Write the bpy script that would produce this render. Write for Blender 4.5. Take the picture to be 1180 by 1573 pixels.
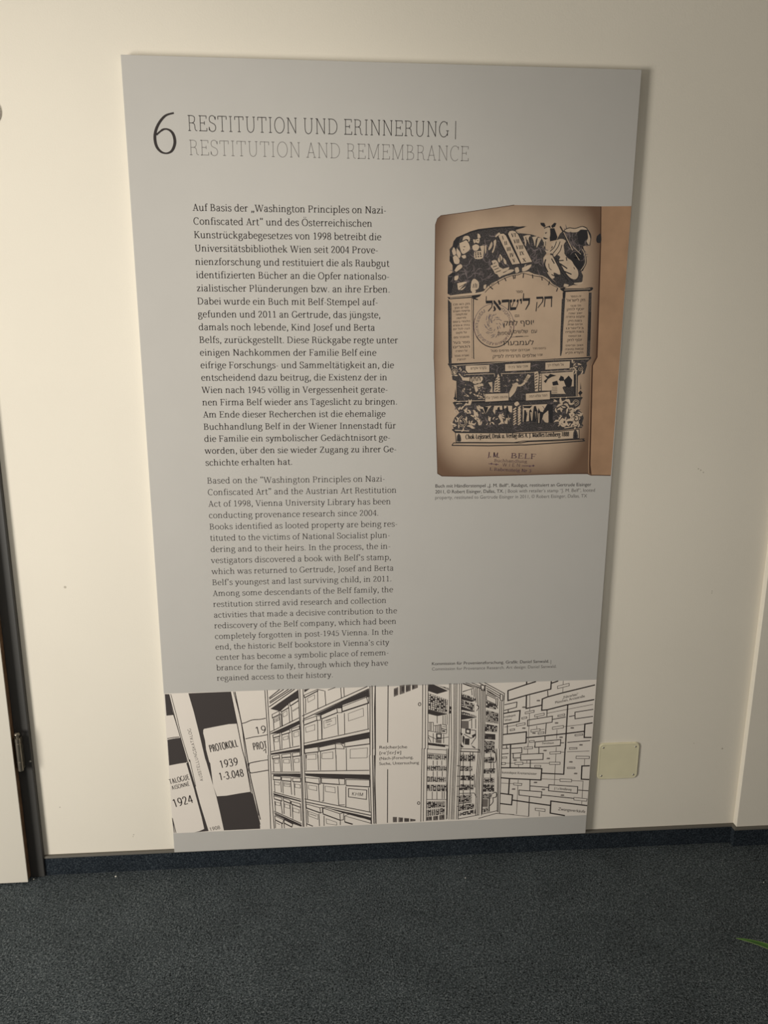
import bpy, bmesh, math, random
from mathutils import Vector, Matrix
from mathutils.geometry import tessellate_polygon

# ------------------------------------------------------------------ scene
for o in list(bpy.data.objects):
    bpy.data.objects.remove(o, do_unlink=True)
scene = bpy.context.scene
COL = scene.collection

# ------------------------------------------------------------------ camera
cam_data = bpy.data.cameras.new('camera')
cam = bpy.data.objects.new('camera', cam_data)
COL.objects.link(cam)
cam_data.sensor_fit = 'AUTO'
cam_data.sensor_width = 36.0
cam_data.lens = 27.8727
cam_data.clip_start = 0.05
# hand-held at eye height, tilted down a little
cam.matrix_world = Matrix((
    [0.996943, 0.014552, -0.07677, -0.16328],
    [-0.078028, 0.237271, -0.968305, -2.02752],
    [0.004124, 0.971334, 0.237681, 1.54766],
    [0, 0, 0, 1]))
scene.camera = cam

# ------------------------------------------------------------------ light and exposure
scene.view_settings.view_transform = 'Standard'
scene.view_settings.look = 'None'
scene.view_settings.gamma = 1.0
scene.view_settings.use_curve_mapping = False
scene.view_settings.exposure = 0.0

world = bpy.data.worlds.new('room_ambience')
scene.world = world
world.use_nodes = True
bg = world.node_tree.nodes['Background']
bg.inputs['Color'].default_value = (1.0, 0.95, 0.86, 1)
bg.inputs['Strength'].default_value = 0.185


def area(name, loc, target, size, size_y, energy, color):
    d = bpy.data.lights.new(name, 'AREA')
    d.shape = 'RECTANGLE'
    d.size, d.size_y, d.energy, d.color = size, size_y, energy, color
    o = bpy.data.objects.new(name, d)
    COL.objects.link(o)
    o.location = loc
    o.rotation_euler = (Vector(target) - Vector(loc)).to_track_quat('-Z', 'Y').to_euler()
    return o


# the corridor's own light, out of frame to the left; overhead spots are added
area('corridor_window', (-2.95, -2.15, 0.95), (0.0, 0.0, 1.0), 0.9, 1.2, 91.0, (1.0, 0.955, 0.875))


def spotlight(name, loc, target, angle, energy):
    d = bpy.data.lights.new(name, 'SPOT')
    d.energy, d.color, d.spot_size, d.spot_blend, d.shadow_soft_size = energy, (1.0, 0.95, 0.86), math.radians(angle), 1.0, 0.16
    o = bpy.data.objects.new(name, d)
    COL.objects.link(o)
    o.location = loc
    o.rotation_euler = (Vector(target) - Vector(loc)).to_track_quat('-Z', 'Y').to_euler()


spotlight('added_spotlight', (-0.3, -2.2, 2.7), (0.1, 0.0, 1.15), 50, 42.0)  # added spot, brightens the middle of the panel
spotlight('added_spotlight', (-0.75, -1.9, 2.75), (-0.6, 0.0, 1.4), 60, 46.0)  # second added spot, lifts the panel's left side


# ------------------------------------------------------------------ helpers
def nmat(name, base, rough=0.6, spec=0.3, metal=0.0, var=0.0, scale=60.0, bump=0.0, bscale=None, detail=4.0):
    """Procedural surface: base colour with a little noise and an optional noise bump."""
    m = bpy.data.materials.new(name)
    m.use_nodes = True
    nt = m.node_tree
    b = nt.nodes['Principled BSDF']
    b.inputs['Base Color'].default_value = (*base, 1)
    b.inputs['Roughness'].default_value = rough
    b.inputs['Specular IOR Level'].default_value = spec
    b.inputs['Metallic'].default_value = metal
    tc = nt.nodes.new('ShaderNodeTexCoord')
    n = nt.nodes.new('ShaderNodeTexNoise')
    n.inputs['Scale'].default_value = scale
    n.inputs['Detail'].default_value = detail
    nt.links.new(tc.outputs['Object'], n.inputs['Vector'])
    r = nt.nodes.new('ShaderNodeValToRGB')
    r.color_ramp.elements[0].position = 0.3
    r.color_ramp.elements[1].position = 0.7
    r.color_ramp.elements[0].color = (*[c * (1 - var) for c in base], 1)
    r.color_ramp.elements[1].color = (*[min(1, c * (1 + var)) for c in base], 1)
    nt.links.new(n.outputs['Fac'], r.inputs['Fac'])
    nt.links.new(r.outputs['Color'], b.inputs['Base Color'])
    if bump:
        n2 = nt.nodes.new('ShaderNodeTexNoise')
        n2.inputs['Scale'].default_value = bscale or scale
        n2.inputs['Detail'].default_value = 3.0
        nt.links.new(tc.outputs['Object'], n2.inputs['Vector'])
        bp = nt.nodes.new('ShaderNodeBump')
        bp.inputs['Strength'].default_value = bump
        bp.inputs['Distance'].default_value = 0.002
        nt.links.new(n2.outputs['Fac'], bp.inputs['Height'])
        nt.links.new(bp.outputs['Normal'], b.inputs['Normal'])
    return m


def link(name, me, parent=None, mats=()):
    o = bpy.data.objects.new(name, me)
    COL.objects.link(o)
    for m in mats:
        me.materials.append(m)
    if parent is not None:
        o.parent = parent
    return o


def obj(name, bm, mat, parent=None, smooth=False):
    me = bpy.data.meshes.new(name)
    bmesh.ops.recalc_face_normals(bm, faces=bm.faces)
    bm.to_mesh(me)
    bm.free()
    if smooth:
        for p in me.polygons:
            p.use_smooth = True
    return link(name, me, parent, mat if isinstance(mat, (list, tuple)) else (mat,))


def empty(name, loc):
    o = bpy.data.objects.new(name, None)
    COL.objects.link(o)
    o.location = loc
    o.empty_display_size = 0.05
    return o


def box(x0, x1, y0, y1, z0, z1, bev=0.0, seg=2, bm=None):
    own = bmesh.new()
    bmesh.ops.create_cube(own, size=1.0)
    for v in own.verts:
        v.co = Vector(((x0 + x1) / 2 + v.co.x * (x1 - x0), (y0 + y1) / 2 + v.co.y * (y1 - y0), (z0 + z1) / 2 + v.co.z * (z1 - z0)))
    if bev:
        bmesh.ops.bevel(own, geom=list(own.edges), offset=bev, segments=seg, affect='EDGES', profile=0.5)
    if bm is None:
        return own
    me = bpy.data.meshes.new('tmp')
    own.to_mesh(me)
    own.free()
    bm.from_mesh(me)
    bpy.data.meshes.remove(me)
    return bm


def lathe(profile, seg=24, axis='Z', bm=None):
    """Revolve [(r, h), ...] about an axis."""
    bm = bm or bmesh.new()
    rings = []
    for r, h in profile:
        ring = []
        for i in range(seg):
            a = 2 * math.pi * i / seg
            c, s = r * math.cos(a), r * math.sin(a)
            ring.append(bm.verts.new((c, s, h) if axis == 'Z' else (c, -h, s)))
        rings.append(ring)
    for a, b in zip(rings, rings[1:]):
        for i in range(seg):
            bm.faces.new((a[i], a[(i + 1) % seg], b[(i + 1) % seg], b[i]))
    bm.faces.new(rings[0])
    bm.faces.new(rings[-1])
    return bm


def extrude_profile(path, profile, bm=None):
    """Sweep a (depth, height) profile along wall points [(x, y)], depth towards the room."""
    bm = bm or bmesh.new()
    rows = []
    for x, y, dx in path:
        rows.append([bm.verts.new((x - d * dx, y - d, h)) for d, h in profile])
    for a, b in zip(rows, rows[1:]):
        for i in range(len(profile)):
            j = (i + 1) % len(profile)
            bm.faces.new((a[i], b[i], b[j], a[j]))
    bm.faces.new(rows[0])
    bm.faces.new(rows[-1])
    return bm


def say(o, label=None, cat=None, group=None, kind=None):
    if label: o['label'] = label
    if cat: o['category'] = cat
    if group: o['group'] = group
    if kind: o['kind'] = kind
    return o


# ------------------------------------------------------------------ lettering
# Skeleton glyphs on a 1000-unit em: "v x y0 y1" stem, "h y x0 x1" bar, "d x0 y0 x1 y1 w" diagonal
# (w: 1 thick, 0 thin), "e cx cy rx ry a0 a1" arc in degrees, "p x,y x,y ..." curve, "o x y r" dot,
# "s x y l r" serif lying on y, "S x y l r" serif hanging under y, "u x y0 y1" thin upright of a slab end.
GL = {}


def G(ch, adv, spec):
    GL[ch] = (adv, [p.split() for p in spec.split(';') if p.strip()])


for ln in '''
a|505|p 92,392 140,440 225,470 310,455 355,400 360,320 360,110 390,25 460,18;p 358,285 235,264 125,212 86,125 122,32 202,-2 290,30 358,110;o 112 382 38
b|562|v 128 0 712;S 128 712 90 0;e 300 235 185 232 155 -150
c|472|e 262 235 190 232 42 318;o 388 384 36
d|575|v 428 0 712;S 428 712 90 0;s 428 0 0 95;e 265 235 190 232 30 330
e|498|h 262 75 430;e 257 235 187 232 6 316
f|330|p 335,660 285,692 210,670 165,600 158,500;v 158 0 510;s 158 0 95 105;h 455 50 300;o 332 655 34
g|508|e 225 318 145 150 0 360;p 150,195 96,140 110,85 190,62 335,55 430,10 440,-80 380,-170 240,-215 110,-190 62,-120 95,-50 180,-5;p 330,425 400,452 480,450
h|593|v 125 0 712;S 125 712 90 0;s 125 0 95 95;p 130,340 195,430 290,468 385,440 432,350 432,250;v 432 0 270;s 432 0 95 95
i|288|v 145 0 475;S 145 475 90 0;s 145 0 95 95;o 140 642 50
j|275|v 162 -60 475;S 162 475 90 0;p 162,-40 152,-120 95,-190 10,-205;o 156 642 50
k|560|v 125 0 712;S 125 712 90 0;s 125 0 95 85;d 160 210 400 460 0;d 225 285 450 20 1;S 405 475 95 80;s 455 0 75 85
l|288|v 145 0 712;S 145 712 90 0;s 145 0 95 95
m|880|v 125 0 475;S 125 475 90 0;s 125 0 95 90;p 130,340 190,430 275,468 365,440 410,350 410,250;v 410 0 270;s 410 0 85 85;p 415,340 475,430 565,468 660,440 708,350 708,250;v 708 0 270;s 708 0 90 95
n|597|v 125 0 475;S 125 475 90 0;s 125 0 95 95;p 130,340 195,430 290,468 385,440 432,350 432,250;v 432 0 270;s 432 0 95 95
o|542|e 270 235 195 232 0 360
p|570|v 128 -215 475;S 128 475 90 0;s 128 -230 95 105;e 305 235 185 232 155 -150
q|562|v 430 -215 475;s 430 -230 95 95;e 265 235 190 232 30 330
r|402|v 125 0 475;S 125 475 90 0;s 125 0 95 110;p 130,320 180,420 255,465 325,452;o 340 428 42
s|428|p 352,370 310,442 215,470 122,440 88,362 130,290 230,244 328,190 356,108 312,28 205,-3 112,20 68,105
t|348|p 152,600 150,400 152,110 190,22 262,-2 325,30;h 455 40 315
u|588|S 125 475 90 0;p 125,470 125,160 162,45 245,-2 345,30 432,110;v 434 0 475;S 434 475 85 0;s 434 0 0 95
v|515|d 72 470 258 5 1;d 438 470 268 5 0;S 80 475 80 100;S 430 475 85 75
w|778|d 72 470 225 5 1;d 385 460 240 5 0;d 385 470 540 5 1;d 700 470 555 5 0;S 80 475 80 95;S 395 475 90 60;S 695 475 85 75
x|512|d 92 470 420 5 1;d 412 470 95 5 0;S 95 475 75 100;S 410 475 85 75;s 95 0 75 90;s 420 0 95 75
y|512|d 72 470 265 25 1;p 440,470 275,30 200,-140 145,-195 72,-195;S 80 475 80 100;S 430 475 85 75;o 82 -175 40
z|458|h 455 70 400;h 20 55 405;d 370 455 85 20 1;u 75 370 455;u 402 20 110
A|645|d 322 665 118 10 0;d 322 665 535 10 1;h 225 185 470;s 112 0 95 105;s 540 0 105 95
B|622|v 150 0 670;s 150 0 100 20;S 150 670 100 20;p 150,652 330,648 435,590 440,510 400,410 310,355 150,352;p 300,352 450,310 518,230 500,110 420,35 300,18 150,18
C|640|e 352 335 272 338 48 312;u 548 500 650
D|722|v 150 0 670;s 150 0 100 20;S 150 670 100 20;p 150,652 350,648 510,570 600,420 600,250 520,105 360,20 150,18
E|585|v 150 0 670;s 150 0 100 20;S 150 670 100 20;h 652 80 505;h 350 150 390;h 18 80 525;u 505 535 660;u 525 10 140;u 392 275 425
F|550|v 150 0 670;s 150 0 100 110;S 150 670 100 20;h 652 80 500;h 340 150 385;u 500 535 660;u 388 265 415
G|705|e 352 335 272 338 48 330;u 545 510 650;v 585 60 280;S 585 290 110 95
H|775|v 150 0 670;v 625 0 670;h 345 150 625;s 150 0 100 100;S 150 670 100 100;s 625 0 100 100;S 625 670 100 100
I|355|v 175 0 670;s 175 0 110 110;S 175 670 110 110
J|355|p 205,665 205,120 190,-20 130,-110 30,-140;S 205 670 110 100
K|660|v 150 0 670;s 150 0 100 90;S 150 670 100 90;d 175 290 500 650 0;d 260 400 560 20 1;S 510 670 90 80;s 565 0 85 85
L|562|v 150 0 670;s 150 0 100 20;S 150 670 100 110;h 18 80 515;u 515 10 160
M|865|v 150 0 670;d 160 665 430 30 1;d 700 665 435 30 0;v 715 0 670;s 150 0 95 80;S 140 670 90 30;s 715 0 90 95;S 725 670 30 90
N|745|v 155 0 670;d 160 665 590 20 1;v 595 0 670;s 155 0 95 80;S 145 670 95 30;S 595 670 95 85
O|728|e 364 335 288 338 0 360
P|600|v 150 0 670;s 150 0 100 115;S 150 670 100 20;p 150,652 340,648 470,590 490,490 450,380 340,310 150,308
Q|728|e 364 335 288 338 0 360;d 400 30 620 -130 1
R|640|v 150 0 670;s 150 0 100 100;S 150 670 100 20;p 150,652 330,648 450,595 465,500 430,400 320,345 150,342;p 320,345 420,310 460,220 480,80 530,25 600,18
S|535|p 445,520 390,630 270,672 140,630 95,520 140,410 270,355 400,295 460,175 410,50 270,-2 130,40 82,160;u 452 500 640;u 76 40 190
T|632|v 315 0 670;s 315 0 110 110;h 652 70 560;u 70 515 660;u 560 515 660
U|725|p 165,665 165,240 215,70 360,-2 505,70 560,240 560,665;S 165 670 100 105;S 560 670 95 90
V|645|d 100 665 320 5 1;d 555 665 328 5 0;S 105 670 90 105;S 550 670 95 80
W|945|d 95 665 280 5 1;d 465 655 290 5 0;d 470 665 655 5 1;d 860 665 665 5 0;S 100 670 90 105;S 475 670 105 60;S 855 670 95 80
X|640|d 110 665 530 5 1;d 520 665 100 5 0;S 115 670 90 100;S 520 670 95 85;s 105 0 85 95;s 530 0 105 85
Y|630|d 95 665 310 300 1;d 545 665 318 300 0;v 315 0 310;S 100 670 90 100;S 540 670 95 80;s 315 0 105 105
Z|588|h 652 90 510;h 18 70 525;d 490 645 90 25 1;u 92 530 660;u 525 10 140
0|505|e 252 330 180 333 0 360
1|505|p 120,570 200,610 262,665;v 265 0 660;s 265 0 125 125
2|505|p 90,500 125,610 240,662 350,610 380,500 330,370 200,200 80,40;h 25 75 420;u 420 20 130
3|505|p 95,560 150,640 250,662 345,615 360,500 310,395 200,350;p 200,350 340,320 400,200 355,60 230,-5 110,25 65,95
4|505|v 345 0 660;h 190 40 455;d 335 655 50 195 0;s 345 0 90 100
5|505|u 125 340 650;h 632 120 390;p 125,355 230,400 350,360 405,230 360,80 240,-3 120,25 75,110
6|505|p 400,650 270,600 150,460 95,280;e 255 205 165 208 0 360
7|505|h 635 75 430;d 420 630 190 0 1;u 80 540 650
8|505|e 252 505 140 158 0 360;e 252 175 172 178 0 360
9|505|p 105,10 235,60 355,200 410,380;e 250 455 165 208 0 360
.|250|o 122 42 52
,|250|p 120,60 150,20 120,-70 80,-120;o 118 45 50
:|250|o 122 42 52;o 122 400 52
-|325|h 235 55 270
|||300|u 150 -180 720
„|430|p 120,60 150,20 120,-70 80,-120;o 118 45 50;p 300,60 330,20 300,-70 260,-120;o 298 45 50
“|430|p 160,560 130,600 150,670 195,720;o 160 575 48;p 340,560 310,600 330,670 375,720;o 340 575 48
”|430|p 120,690 150,650 120,570 80,520;o 118 675 48;p 300,690 330,650 300,570 260,520;o 298 675 48
’|250|p 120,690 150,650 120,570 80,520;o 118 675 48
‘|250|p 130,560 100,600 120,670 165,720;o 130 575 48
'|200|u 100 480 700
'''.strip('\n').split('\n'):
    if ln.startswith('|||'):
        G('|', 300, 'u 150 -180 720')
    else:
        ch, adv, spec = ln.split('|', 2)
        G(ch, int(adv), spec)
GL[' '] = (250, [])
for c, base, dx in (('ä', 'a', 225), ('ö', 'o', 270), ('ü', 'u', 275), ('Ö', 'O', 364)):
    up = 195 if c == 'Ö' else 0
    GL[c] = (GL[base][0], GL[base][1] + [['o', str(dx - 95), str(640 + up), '46'], ['o', str(dx + 95), str(640 + up), '46']])
GL['É'] = (GL['E'][0], GL['E'][1] + [['d', '250', '730', '360', '830', '0']])

SERIF = dict(T=98, t=54, s=48, ser=1.3, e=1.1)
SLAB = dict(T=33, t=32, s=32, ser=0.78, e=1.0)
SANS = dict(T=66, t=66, s=0, ser=0, e=1.0)
HAND = dict(T=74, t=64, s=0, ser=0, e=1.0)
BOLD = dict(T=140, t=50, s=50, ser=1.0, e=1.4)
COND = dict(T=125, t=60, s=45, ser=0.55, e=1.2)


def curve(pts, n=6):
    """Catmull-Rom through the points."""
    if len(pts) < 3:
        return list(pts)
    out = []
    P = [pts[0]] + list(pts) + [pts[-1]]
    for i in range(1, len(P) - 2):
        p0, p1, p2, p3 = P[i - 1], P[i], P[i + 1], P[i + 2]
        for k in range(n):
            t = k / n
            out.append(tuple(0.5 * (2 * b + (c - a) * t + (2 * a - 5 * b + 4 * c - d) * t * t + (3 * b - a - 3 * c + d) * t ** 3)
                             for a, b, c, d in zip(p0, p1, p2, p3)))
    out.append(pts[-1])
    return out


class Print:
    """Ink on the panel: flat shapes in panel millimetres (u right, v up), gathered into one mesh."""

    def __init__(self):
        self.v, self.f, self.m, self.k = [], [], [], 0

    def lay(self, n, mat):
        self.k += 1
        return 0.05 + n * 0.035 + (self.k % 28) * 0.0011 

    def face(self, pts, mat, z):
        k = len(self.v)
        self.v += [(p[0], p[1], z) for p in pts]
        self.f.append(tuple(range(k, k + len(pts))))
        self.m.append(mat)

    def fill(self, pts, mat, z):
        tri = tessellate_polygon([[Vector((p[0], p[1], 0)) for p in pts]])
        k = len(self.v)
        self.v += [(p[0], p[1], z) for p in pts]
        for t in tri:
            a, b, c = (pts[i] for i in t)
            if abs((b[0] - a[0]) * (c[1] - a[1]) - (b[1] - a[1]) * (c[0] - a[0])) < 1e-7:
                continue
            self.f.append(tuple(k + i for i in t))
            self.m.append(mat)

    def stroke(self, pts, w, mat, z):
        """w: one width or a width per point."""
        pp, ww = [], []
        for i, p in enumerate(pts):
            if not pp or math.hypot(p[0] - pp[-1][0], p[1] - pp[-1][1]) > 1e-4:
                pp.append(p)
                ww.append(w if isinstance(w, (int, float)) else w[i])
        n = len(pp)
        if n < 2:
            return
        closed = n > 3 and math.hypot(pp[0][0] - pp[-1][0], pp[0][1] - pp[-1][1]) < 1e-3
        dirs = []
        for a, b in zip(pp, pp[1:]):
            l = math.hypot(b[0] - a[0], b[1] - a[1])
            dirs.append(((b[0] - a[0]) / l, (b[1] - a[1]) / l))
        L, R = [], []
        for i in range(n):
            d0 = dirs[i - 1] if i > 0 else (dirs[-1] if closed else dirs[0])
            d1 = dirs[i] if i < n - 1 else (dirs[0] if closed else dirs[-1])
            nx, ny = -(d0[1] + d1[1]), d0[0] + d1[0]
            l = math.hypot(nx, ny)
            if l < 0.3:
                nx, ny, l = -d0[1], d0[0], 1.0
            nx, ny = nx / l, ny / l
            c = max(0.55, abs(-d0[1] * nx + d0[0] * ny))
            h = ww[i] / 2 / c
            L.append((pp[i][0] + nx * h, pp[i][1] + ny * h))
            R.append((pp[i][0] - nx * h, pp[i][1] - ny * h))
        for i in range(n - 1):
            self.face((L[i], R[i], R[i + 1], L[i + 1]), mat, z)

    def disc(self, x, y, r, mat, z, n=12):
        self.face([(x + r * math.cos(2 * math.pi * i / n), y + r * math.sin(2 * math.pi * i / n)) for i in range(n)], mat, z)

    # --- stroke lettering -------------------------------------------------
    def text(self, s, u, v, u1, v1, em, st, mat, z):
        """Set s from (u, v) to (u1, v1) along its baseline, em millimetres high."""
        adv = sum(GL.get(c, GL['-'])[0] for c in s)
        last = GL.get(s[-1], GL['-'])[0]
        W = math.hypot(u1 - u, v1 - v)
        sx = W / (adv - 60) if len(s) > 1 else W / last
        sy = em / 1000
        ca, sa = (u1 - u) / W, (v1 - v) / W
        x0 = -30

        def at(p):
            return (u + p[0] * ca - p[1] * sa, v + p[0] * sa + p[1] * ca)

        for ch in s:
            a, parts = GL.get(ch, GL['-'])
            for q in parts:
                k, num = q[0], q[1:]
                if k != 'p':
                    num = [float(t) for t in num]
                if k == 'o':
                    cx, cy = at(((x0 + num[0]) * sx, num[1] * sy))
                    self.disc(cx, cy, num[2] * sy * (1 if st['T'] > 40 else 0.4) * max(1, st['T'] / 95), mat, z, 10)
                    continue
                if k in 'sS':
                    if not st['ser']:
                        continue
                    x, y, l, r = num
                    h, f = st['s'], st['ser']
                    T2 = st['T'] / 2
                    xa = (x0 + x - T2 - (l - T2 if l > T2 else 0) * f) * sx if l > T2 else (x0 + x - T2) * sx
                    xb = (x0 + x + T2 + (r - T2) * f) * sx if r > T2 else (x0 + x + T2) * sx
                    ya = (y if k == 's' else y - h) * sy
                    self.face([at(p) for p in ((xa, ya), (xb, ya), (xb, ya + h * sy), (xa, ya + h * sy))], mat, z)
                    continue
                if k == 'v':
                    pts, w = [(num[0], num[1]), (num[0], num[2])], st['T']
                elif k == 'u':
                    if not st['ser'] and ch not in "|'5":
                        continue
                    pts, w = [(num[0], num[1]), (num[0], num[2])], st['t']
                elif k == 'h':
                    a0, a1 = num[1], num[2]
                    if not st['ser'] and ch in 'EFLZTz':
                        a0 = max(a0, 120 if ch in 'EFL' else a0)
                    pts, w = [(a0, num[0]), (a1, num[0])], st['t']
                elif k == 'd':
                    pts, w = [(num[0], num[1]), (num[2], num[3])], (st['T'] * 1.04 if num[4] else st['t'] * 1.08)
                elif k == 'e':
                    cx, cy, rx, ry, a0, a1 = num
                    n = max(6, int(abs(a1 - a0) / 18))
                    pts = [(cx + rx * math.cos(math.radians(a0 + (a1 - a0) * i / n)), cy + ry * math.sin(math.radians(a0 + (a1 - a0) * i / n))) for i in range(n + 1)]
                    w = None
                else:
                    pts = curve([tuple(float(t) for t in p.split(',')) for p in num], 4)
                    w = None
                if w is None:
                    w = []
                    for i in range(len(pts)):
                        a_, b_ = pts[max(0, i - 1)], pts[min(len(pts) - 1, i + 1)]
                        l = math.hypot(b_[0] - a_[0], b_[1] - a_[1]) or 1
                        w.append((st['t'] + (st['T'] - st['t']) * (abs(b_[1] - a_[1]) / l) ** st['e']) * sy)
                else:
                    w = w * sy
                self.stroke([at(((x0 + p[0]) * sx, p[1] * sy)) for p in pts], w, mat, z)
            x0 += a

    # --- lettering in the built-in face ------------------------------------
    def face_text(self, s, u, v, u1, v1, h, mat, z, bold=0.0, ref=None, rtl=False):
        """Built-in font outlines fitted between two baseline points, h = height of a capital."""
        if rtl:
            s = s[::-1]
        cu = bpy.data.curves.new('type', 'FONT')
        cu.body = s
        cu.size = 1.0
        cu.resolution_u = 3
        t = bpy.data.objects.new('type', cu)
        COL.objects.link(t)
        dg = bpy.context.evaluated_depsgraph_get()
        dg.update()
        loops = []
        for sp in t.to_curve(dg).splines:
            bp, pts = sp.bezier_points, []
            for i in range(len(bp)):
                p0, p3 = bp[i], bp[(i + 1) % len(bp)]
                a, b_, c_, d = p0.co, p0.handle_right, p3.handle_left, p3.co
                flat = (b_ - a).cross(d - a).length + (c_ - a).cross(d - a).length < 1e-5
                for k in range(1 if flat else 4):
                    q = k / 4
                    w = (1 - q) ** 3 * a + 3 * q * (1 - q) ** 2 * b_ + 3 * q * q * (1 - q) * c_ + q ** 3 * d
                    pts.append((w.x, w.y))
            if len(pts) > 2:
                loops.append(pts)
        t.to_curve_clear()
        bpy.data.objects.remove(t)
        bpy.data.curves.remove(cu)
        if not loops:
            return

        def area2(q):
            return abs(sum(a[0] * b_[1] - b_[0] * a[1] for a, b_ in zip(q, q[1:] + q[:1])))

        def inside(pt, q):
            r = False
            for (ax, ay), (bx, by) in zip(q, q[1:] + q[:1]):
                if (ay > pt[1]) != (by > pt[1]) and pt[0] < (bx - ax) * (pt[1] - ay) / (by - ay) + ax:
                    r = not r
            return r
        loops.sort(key=area2, reverse=True)
        shapes = []
        for q in loops:
            home = next((g for g in shapes if all(inside(pt, g[0]) for pt in q)), None)
            if home:
                home.append(q)
            else:
                shapes.append([q])
        xs = [pt[0] for q in loops for pt in q]
        x0, x1 = min(xs), max(xs)
        W = math.hypot(u1 - u, v1 - v)
        sx, sy = W / max(1e-6, x1 - x0), h / (ref or 0.68)
        ca, sa = (u1 - u) / W, (v1 - v) / W
        for g in shapes:
            flat = [pt for q in g for pt in q]
            tri = tessellate_polygon([[Vector((x, y, 0)) for x, y in q] for q in g])
            for sh in ((0,) if not bold else (-1, 0, 1)):
                k = len(self.v)
                for x, y in flat:
                    a, b_ = (x - x0) * sx + sh * bold * 0.6 * h, y * sy
                    self.v.append((u + a * ca - b_ * sa, v + a * sa + b_ * ca, z + sh * 0.002))
                for f in tri:
                    if len(set(f)) == 3:
                        self.f.append(tuple(k + i for i in f))
                        self.m.append(mat)

    # --- engraved / drawn shapes read from the tables ----------------------
    def draw(self, table, styles):
        for ln in table.strip().split('\n'):
            head, *rest = ln.split(' ')
            k = head[0]
            f = [int(t) for t in head[1:].split('/')]
            if k in 'tT':
                st, mat, hh = f
                c = [int(t) / 10 for t in rest[:4]]
                s = ' '.join(rest[4:])
                if k == 't':
                    self.text(s, *c, hh / 10 / 0.67, styles[st], mat, 0.30)
                else:
                    self.face_text(s, *c, hh / 10, mat, 0.30, bold=st / 1000, rtl=any('\u0590' < ch < '\u05ff' for ch in s))
                continue
            c = [int(t) / 10 for t in rest]
            pts = list(zip(c[::2], c[1::2]))
            if k == 'f':
                self.fill(curve(pts + pts[:1], 3)[:-1] if f[2] else pts, f[0], self.lay(f[1], f[0]))
            elif k == 'l':
                self.stroke(curve(pts, 4) if f[3] else pts, f[2] / 10, f[0], self.lay(f[1], f[0]))
            elif k == 'p':
                self.rack(pts, *f)
            elif k == 'q':
                self.leaves(pts, *f)

    def rack(self, q, dark, light, nx, ny, seed, share):
        """A bank of drives: a dark front with lighter slots."""
        rnd = random.Random(seed)

        def at(a, b):
            t = [(q[0][i] * (1 - a) + q[1][i] * a) * (1 - b) + (q[3][i] * (1 - a) + q[2][i] * a) * b for i in (0, 1)]
            return tuple(t)
        self.fill(q, dark, self.lay(2, dark))
        for i in range(nx):
            for j in range(ny):
                if rnd.random() * 100 > share:
                    continue
                m = 0.16
                a0, a1, b0, b1 = (i + m) / nx, (i + 1 - m * rnd.uniform(.5, 2.2)) / nx, (j + m) / ny, (j + 1 - m * rnd.uniform(.5, 2.2)) / ny
                self.face([at(a0, b0), at(a1, b0), at(a1, b1), at(a0, b1)], light, self.lay(3, light))

    def leaves(self, q, mat, n, size, seed, lay):
        """Engraved acanthus curls scattered in a quadrilateral."""
        rnd = random.Random(seed)
        for _ in range(n):
            a, b = rnd.random(), rnd.random()
            cx, cy = ((q[0][i] * (1 - a) + q[1][i] * a) * (1 - b) + (q[3][i] * (1 - a) + q[2][i] * a) * b for i in (0, 1))
            ang, l, bend = rnd.uniform(0, 6.28), size / 10 * rnd.uniform(.5, 1.2), rnd.uniform(-1.2, 1.2)
            pts, w = [], []
            for i in range(6):
                t = i / 5
                pts.append((cx + l * t * math.cos(ang + bend * t), cy + l * t * math.sin(ang + bend * t)))
                w.append(l * (0.34 if mat == 4 else 0.13) * math.sin(math.pi * min(1, t * 0.85 + 0.1)))
            self.stroke(pts, w, mat, self.lay(lay, mat))

    def build(self, name, mats, parent):
        me = bpy.data.meshes.new(name)
        # panel millimetres -> metres, facing the room
        me.from_pydata([(x / 1000, -z / 1000, y / 1000) for x, y, z in self.v], [], self.f)
        o = link(name, me, parent, mats)
        me.polygons.foreach_set('material_index', self.m)
        me.validate()
        # every printed face looks at the room
        bm = bmesh.new()
        bm.from_mesh(me)
        bmesh.ops.reverse_faces(bm, faces=[f for f in bm.faces if f.normal.y > 0])
        bm.to_mesh(me)
        bm.free()
        return o


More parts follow.
